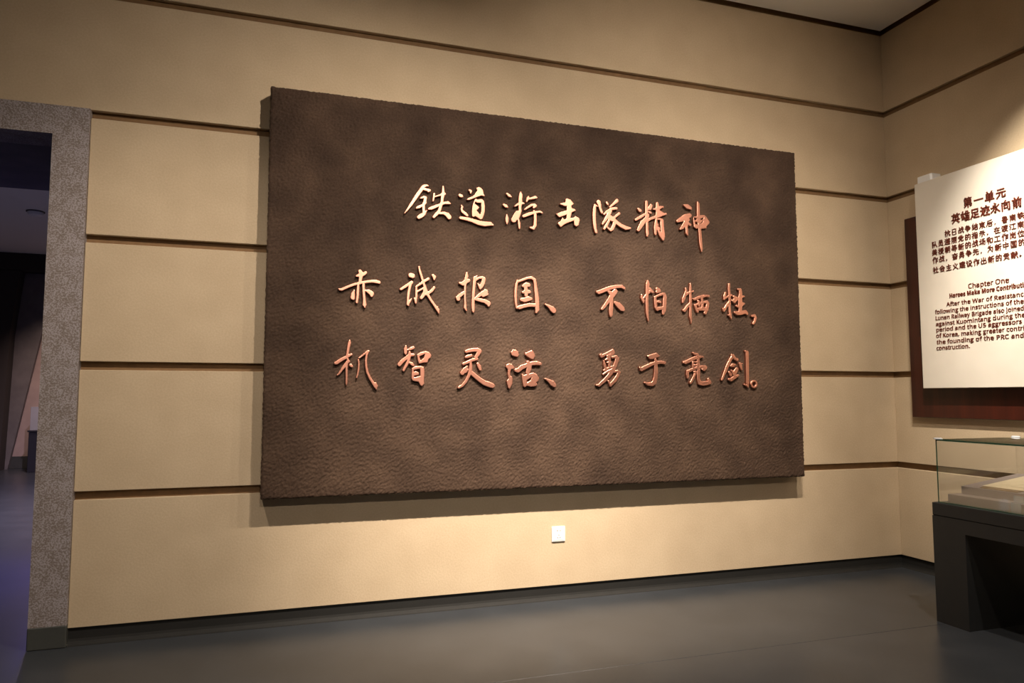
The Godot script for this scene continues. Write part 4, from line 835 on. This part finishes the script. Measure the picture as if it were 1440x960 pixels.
# stroke centre lines of the sign's characters on a 16 x 16 grid, y down
const HAN := {
	"第": [[4,0,2,3],[3,1.5,7,1.5],[5,2,5.5,3.5],[10,0,8.5,3],[9.5,1.5,14,1.5],[11.5,2,12,3.5],[2,5,13,5,13,8,3,8,2.5,11,14,11,13.5,14,12,14],[8,5,8,16],[7,11,2,15]],
	"一": [[1,8,15,8]],
	"单": [[4,0.5,5.5,3],[12,0.5,10.5,3],[3,4,13,4,13,10,3,10,3,4],[3,7,13,7],[8,4,8,16],[1,13,15,13]],
	"元": [[3,2,13,2],[1,6.5,15,6.5],[6,7,5.5,11,1.5,15],[10,7,10,14,14.5,14,14.5,11.5]],
	"英": [[1,2,15,2],[5,0,5,4],[11,0,11,4],[3.5,10,3.5,5.5,12.5,5.5,12.5,10],[1,10,15,10],[8,4,8,10,2,15.5],[8.5,10.5,14,15.5]],
	"雄": [[0.5,4,8,4],[4,0,1,9],[5,7,2.5,13,7,12],[6,9.5,8,14.5],[10,0,8.5,5],[9.3,4,9.3,16],[12.5,0.5,13,2.5],[9.5,4,15.5,4],[9.5,8,15,8],[9.5,11.5,15,11.5],[9.5,15,15.5,15],[12.3,4,12.3,15]],
	"足": [[3,1,13,1,13,6,3,6,3,1],[8,6,8,14],[8,10,13.5,10],[4,9,1,15.5],[3.5,11.5,8,14.5,15,14.5]],
	"迹": [[2,1,4,3.5],[0.5,6.5,3.5,6.5,3.5,12,1,15],[3.5,12.5,7,15,15.5,15],[10,0,11,2],[5.5,3,15.5,3],[9,3,8.5,8,6,12],[12,3,12,12,10.5,11.5],[6.8,5.5,5.5,9],[13.8,5.5,15.3,9]],
	"永": [[7,0,9,1.5],[4.5,4,8.5,4,8.5,15,6.5,14],[1,7,6.5,7,5,11,1,14],[14,3.5,9.5,7.5],[9,6,11,10.5,15.5,14.5]],
	"向": [[8,0,6,3],[2,16,2,3.5,14,3.5,14,15.5,12,15],[5.5,7,10.5,7,10.5,12,5.5,12,5.5,7]],
	"前": [[4.5,0,6,2.5],[11.5,0,10,2.5],[1,3.5,15,3.5],[3,16,3,6,8,6,8,15.5,6.5,15],[3,9,8,9],[3,12,8,12],[11,6,11,12.5],[14,5,14,15.5,12,15]],
	"抗": [[0.5,4,6,4],[3.3,0,3.3,15,1.5,14],[0.5,10,6,8],[10.5,0,11.5,2.5],[6.5,4,15.5,4],[9,7,9,11,6.5,15.5],[9,7,13,7,13,14.5,15.5,14.5,15.5,12]],
	"日": [[3,1,13,1,13,15,3,15,3,1],[3,8,13,8]],
	"战": [[4,0,4,8],[4,3.5,8,3.5],[1.5,8,7,8,7,14,1.5,14,1.5,8],[8,6,15,4.5],[10.5,0,11.5,8,15,15.5,15.5,12.5],[14.5,8,8.5,15],[13,0.5,14.5,3]],
	"争": [[6,0,2,4.5],[5,2,11,2,8.5,5],[3,5,13,5,13,11,3.5,11],[0.5,8,15.5,8],[8,5,8,15,6,14.5]],
	"结": [[4,0,1,5,5,5,1,10,6,9.5],[0.5,14.5,6,12.5],[7,3.5,15.5,3.5],[11.2,0,11.2,7.5],[7.5,7.5,15,7.5],[8,10,14.5,10,14.5,15,8,15,8,10]],
	"束": [[1,3,15,3],[3,5.5,13,5.5,13,9.5,3,9.5,3,5.5],[8,0,8,16],[7.5,10,1,15],[8.5,10,15,15]],
	"后": [[13,0.5,3,2],[3,2,3,8,0.5,15.5],[3,6,15.5,6],[5.5,9.5,13.5,9.5,13.5,15,5.5,15,5.5,9.5]],
	"，": [[2,12,3.5,12.8,2,15.5]],
	"。": [[3,11.5,4.5,13,3,14.5,1.5,13,3,11.5]],
	"鲁": [[5,0,2,3.5],[4.5,1,10.5,1,9,3],[3,3,13,3,13,7,3,7,3,3],[8,3,8,7],[3,5,13,5],[0.5,9,15.5,9],[4,11,12,11,12,15.5,4,15.5,4,11],[4,13,12,13]],
	"南": [[1,2.5,15,2.5],[8,0,8,5],[2,16,2,5.5,14,5.5,14,15.5,12.5,15],[5.5,6.5,6.5,8.5],[10.5,6.5,9.5,8.5],[4.5,9,11.5,9],[4.5,12,11.5,12],[8,9,8,15.5]],
	"铁": [[3.5,0,0.5,5],[2.5,3,7,3],[1,6,7,6],[1,9.5,7,9.5],[4,6,4,14.5,7,12.5],[9.5,1,8,5],[8.5,4,15,4],[7.5,8.5,15.5,8.5],[11.5,0,11.5,9,7,15.5],[12,9.5,15.5,15.5]],
	"队": [[2,0.5,2,16],[2,1,6,1,4,5,6,8,4.5,10.5,3,10],[10.5,0.5,10.5,6,6,15.5],[10.5,7,15.5,15.5]],
	"员": [[4,0.5,12,0.5,12,4.5,4,4.5,4,0.5],[3,13,3,6.5,13,6.5,13,13],[8,8.5,7.5,12,1.5,15.5],[9,12.5,14.5,15.5]],
	"遵": [[1.5,1,3.5,3],[0.5,6.5,3,6.5,3,12.5,0.5,15],[3,13,6,15,15.5,15],[7,0,8,1.5],[12.5,0,11.5,1.5],[5,2,15.5,2],[6,3.5,14.5,3.5,14.5,8,6,8,6,3.5],[9,3.5,9,5.5],[11.5,3.5,11.5,5.5],[5,10,15.5,10],[12.5,8.5,12.5,13.5,11,13],[7.5,11,8.5,12.5]],
	"照": [[2,1,7,1,7,9.5,2,9.5,2,1],[2,5,7,5],[8.5,1,15,1,14.5,4.5,12.5,4.5],[11,1,9.5,4,8.5,5],[9,6,14.5,6,14.5,10,9,10,9,6],[2.5,12.5,1,15.5],[6,12.5,6.5,15],[10,12.5,10.5,15],[13.5,12.5,15,15.5]],
	"党": [[8,0,8,4],[4,0.8,5.5,3],[12,0.8,10.5,3],[1.5,7,1.5,4.5,14.5,4.5,14.5,7],[4.5,6.5,11.5,6.5,11.5,10,4.5,10,4.5,6.5],[6.5,10,5.5,13,1.5,15.5],[9.5,10,9.5,14.5,14.5,14.5,14.5,12.5]],
	"的": [[4,0,3,3],[1.5,3,7,3,7,14,1.5,14,1.5,3],[1.5,8,7,8],[10.5,0,8.5,5],[9.5,3,15,3,14.5,14.5,12,14],[10,7,12,10]],
	"指": [[0.5,4,6,4],[3.3,0,3.3,15,1.5,14],[0.5,10,6,8],[14,1.5,8,3.5],[8,0,8,6.5,15,6.5,15,4.5],[8,8.5,14.5,8.5,14.5,15.5,8,15.5,8,8.5],[8,12,14.5,12]],
	"示": [[3,2,13,2],[1,6,15,6],[8,6,8,15,6,14],[4.5,8.5,1.5,13],[11.5,8.5,14.5,13]],
	"在": [[1,3.5,15,3.5],[7,0,5,6,0.5,11],[4,8,4,16],[6.5,9,14,9],[10.3,5.5,10.3,15],[5.5,15,15.5,15]],
	"渡": [[1.5,1,3.5,3],[0.5,5.5,2.5,7.5],[0.8,15,3.5,9.5],[10,0,10.8,1.5],[5.5,2,15.5,2],[5.5,2,5.5,9,4,15.5],[6,5,15,5],[8.5,3.5,8.5,8,12.5,8,12.5,3.5],[7,10,14,10,11,13.5,6,15.8],[8,11,11,13.5,15.5,15.5]],
	"江": [[1.5,1,4,3],[0.5,5.5,3,7.5],[1,15,4,9.5],[6,2.5,15,2.5],[10.5,2.5,10.5,14],[5,14,15.8,14]],
	"美": [[5,0,6,2],[11,0,10,2],[2,3,14,3],[3,5.5,13,5.5],[8,2.5,8,8],[1,8,15,8],[1.5,10.8,14.5,10.8],[8,8.5,7.5,12,1.5,15.5],[8.5,11.5,14.5,15.5]],
	"援": [[0.5,4,5.5,4],[3,0,3,15,1.5,14],[0.5,10,5.5,8],[14.5,0.5,7,1.5],[7.5,3,8.5,4.5],[10.5,2.5,11,4.5],[14,2.5,12.5,5],[6.5,5.5,15,5.5],[6,8,15.5,8],[9.5,5.5,8.5,11,5.5,15.5],[8.5,10.5,13.5,10.5,11,13.5,7,15.8],[9.5,11,12,14,15.5,15.5]],
	"朝": [[0.5,2.5,8,2.5],[4.2,0,4.2,5],[1.5,5,7,5,7,10,1.5,10,1.5,5],[1.5,7.5,7,7.5],[0.5,12.5,8,12.5],[4.2,10,4.2,16],[9.5,1,9.5,9,8.5,15.5],[9.5,1,14.5,1,14.5,15.2,13,15],[9.5,5.5,14.5,5.5],[9.5,10,14.5,10]],
	"等": [[4,0,2,3],[3,1.5,7,1.5],[10,0,8.5,3],[9.5,1.5,14,1.5],[3,5,13,5],[8,3.5,8,8],[0.5,8,15.5,8],[1,11,15,11],[11,8.5,11,15.5,9,15],[4.5,12,6,14]],
	"新": [[4,0,4.5,1.5],[1,2.5,8,2.5],[2.5,3.5,3.2,5.5],[6.5,3.5,5.8,5.5],[0.5,6.5,8.5,6.5],[1,9.5,8,9.5],[4.5,6.5,4.5,16],[3.5,11,1,14],[6,11,7.5,13],[15,0.5,10,2],[10,2,10,8,8.5,15.5],[10,6.5,15.8,6.5],[13,6.5,13,16]],
	"场": [[0.5,5,6,5],[3.2,0.5,3.2,12],[0.5,13,6,11],[7,1,13.5,1,8,6,15,6,14.5,14.5,12,14],[10.5,6,6.5,13],[13,6,9,15]],
	"和": [[8,0.5,1,2],[0.5,5.5,8.5,5.5],[4.5,1.5,4.5,16],[4,6.5,0.5,12],[5,7,8,10.5],[9.5,3.5,15,3.5,15,13.5,9.5,13.5,9.5,3.5]],
	"工": [[2,2.5,14,2.5],[8,2.5,8,14],[0.5,14,15.5,14]],
	"作": [[5,0,0.5,7.5],[3.3,5,3.3,16],[8.5,0,5.5,6],[7.5,3.5,15.5,3.5],[10,3.5,10,16],[10,7.5,15,7.5],[10,11.5,15,11.5]],
	"岗": [[8,0,8,4],[2.5,1,2.5,4,13.5,4,13.5,1],[2,16,2,6,14,6,14,15.5,12.5,15],[5,8,11,14.5],[11,8,5,14.5]],
	"位": [[5,0,0.5,7.5],[3.3,5,3.3,16],[10,0,11,2.5],[6,4,15.5,4],[7.5,6,9,12],[14,6,11.5,14],[5.5,14.8,15.8,14.8]],
	"奋": [[0.5,3,15.5,3],[8,0,7,4,1,9],[8,3,15,9],[3,9,13,9,13,15.5,3,15.5,3,9],[3,12,13,12],[8,9,8,15.5]],
	"勇": [[4,0.5,12,0.5,9,2.5],[6,1.5,8.5,3.5],[3,4,13,4,13,10],[3,4,3,10],[3,7,13,7],[8,3.5,8,10],[1,11.5,13.5,11.5,12.5,15.5,10.5,15],[7.5,10,6.5,13,1.5,15.8]],
	"先": [[4,0.5,2,5],[3.5,3,13.5,3],[8,0,8,7.5],[0.5,7.5,15.5,7.5],[6,8,5.5,12,1,15.5],[10,8,10,14.5,14.8,14.5,14.8,12]],
	"为": [[3.5,0.5,5.5,2.5],[1,4.5,13.5,4.5,13,14.5,10.5,14],[7.5,0,6.5,8,1,15.5],[7.5,8,9.5,11]],
	"中": [[2,4,14,4,14,10,2,10,2,4],[8,0,8,16]],
	"国": [[1.5,1,14.5,1,14.5,15.5,1.5,15.5,1.5,1],[4,4,12,4],[4.5,8,11.5,8],[4,12.5,12,12.5],[8,4,8,12.5],[10,9.5,11,11]],
	"社": [[3,0,4,2],[0.5,4,6,4,0.5,10.5],[3.5,7.5,3.5,16],[4.5,7.5,6.5,9.5],[7.5,6,15,6],[11.2,0.5,11.2,14.5],[6.5,14.5,15.8,14.5]],
	"会": [[8,0,0.5,6.5],[8,0,15.5,6.5],[4.5,6,11.5,6],[2,9,14,9],[7.5,9,3.5,14.5,12,14],[10.5,11,13.5,15.5]],
	"主": [[7,0,9,2],[2,4,14,4],[3,9,13,9],[8,4,8,15],[1,15,15,15]],
	"义": [[7,0.5,9,3],[2.5,3.5,6,9,15,15.5],[13.5,3,8,11.5,1,15.5]],
	"建": [[1,2,5,2,1.5,7,4.5,7,3.5,12,0.5,15.5],[1.5,9.5,5,14,15.8,15],[7,1.5,14,1.5,14,6,6.5,6],[5.5,3.8,15.8,3.8],[7,8.5,14,8.5],[6,11,15.5,11],[10.3,0,10.3,13.5]],
	"设": [[1.5,0.5,3.5,2.5],[0.5,5.5,3,5.5,3,14.5,6,12],[8,1,8,4,6.5,6.5],[8,1,13,1,13,5.5,15.5,5.5],[7.5,8,14,8,11,12.5,6,15.8],[8,9.5,11,13,15.5,15.5]],
	"出": [[8,0,8,14.5],[3,2,3,7,13,7,13,2],[1.5,9,1.5,14.8,14.5,14.8,14.5,9]],
	"贡": [[3,1.2,13,1.2],[8,1.2,8,5],[1,5,15,5],[4,13,4,7,12,7,12,13],[8,8.5,7.5,12,1.5,15.5],[9.5,12.5,14.5,15.5]],
	"献": [[0.5,2.5,8.5,2.5],[4.5,0,4.5,5.5],[1,16,1,5.5,8,5.5,8,15.5,6.8,15],[3,7,3.5,8.5],[6,7,5.5,8.5],[2.5,9.5,6.5,9.5],[2.5,12,6.5,12],[4.5,9.5,4.5,15],[9.5,6,15.8,6],[12.3,0.5,12.3,6,9,15.5],[12.5,7,15.8,15.5],[14,1.5,15,3.5]],
}
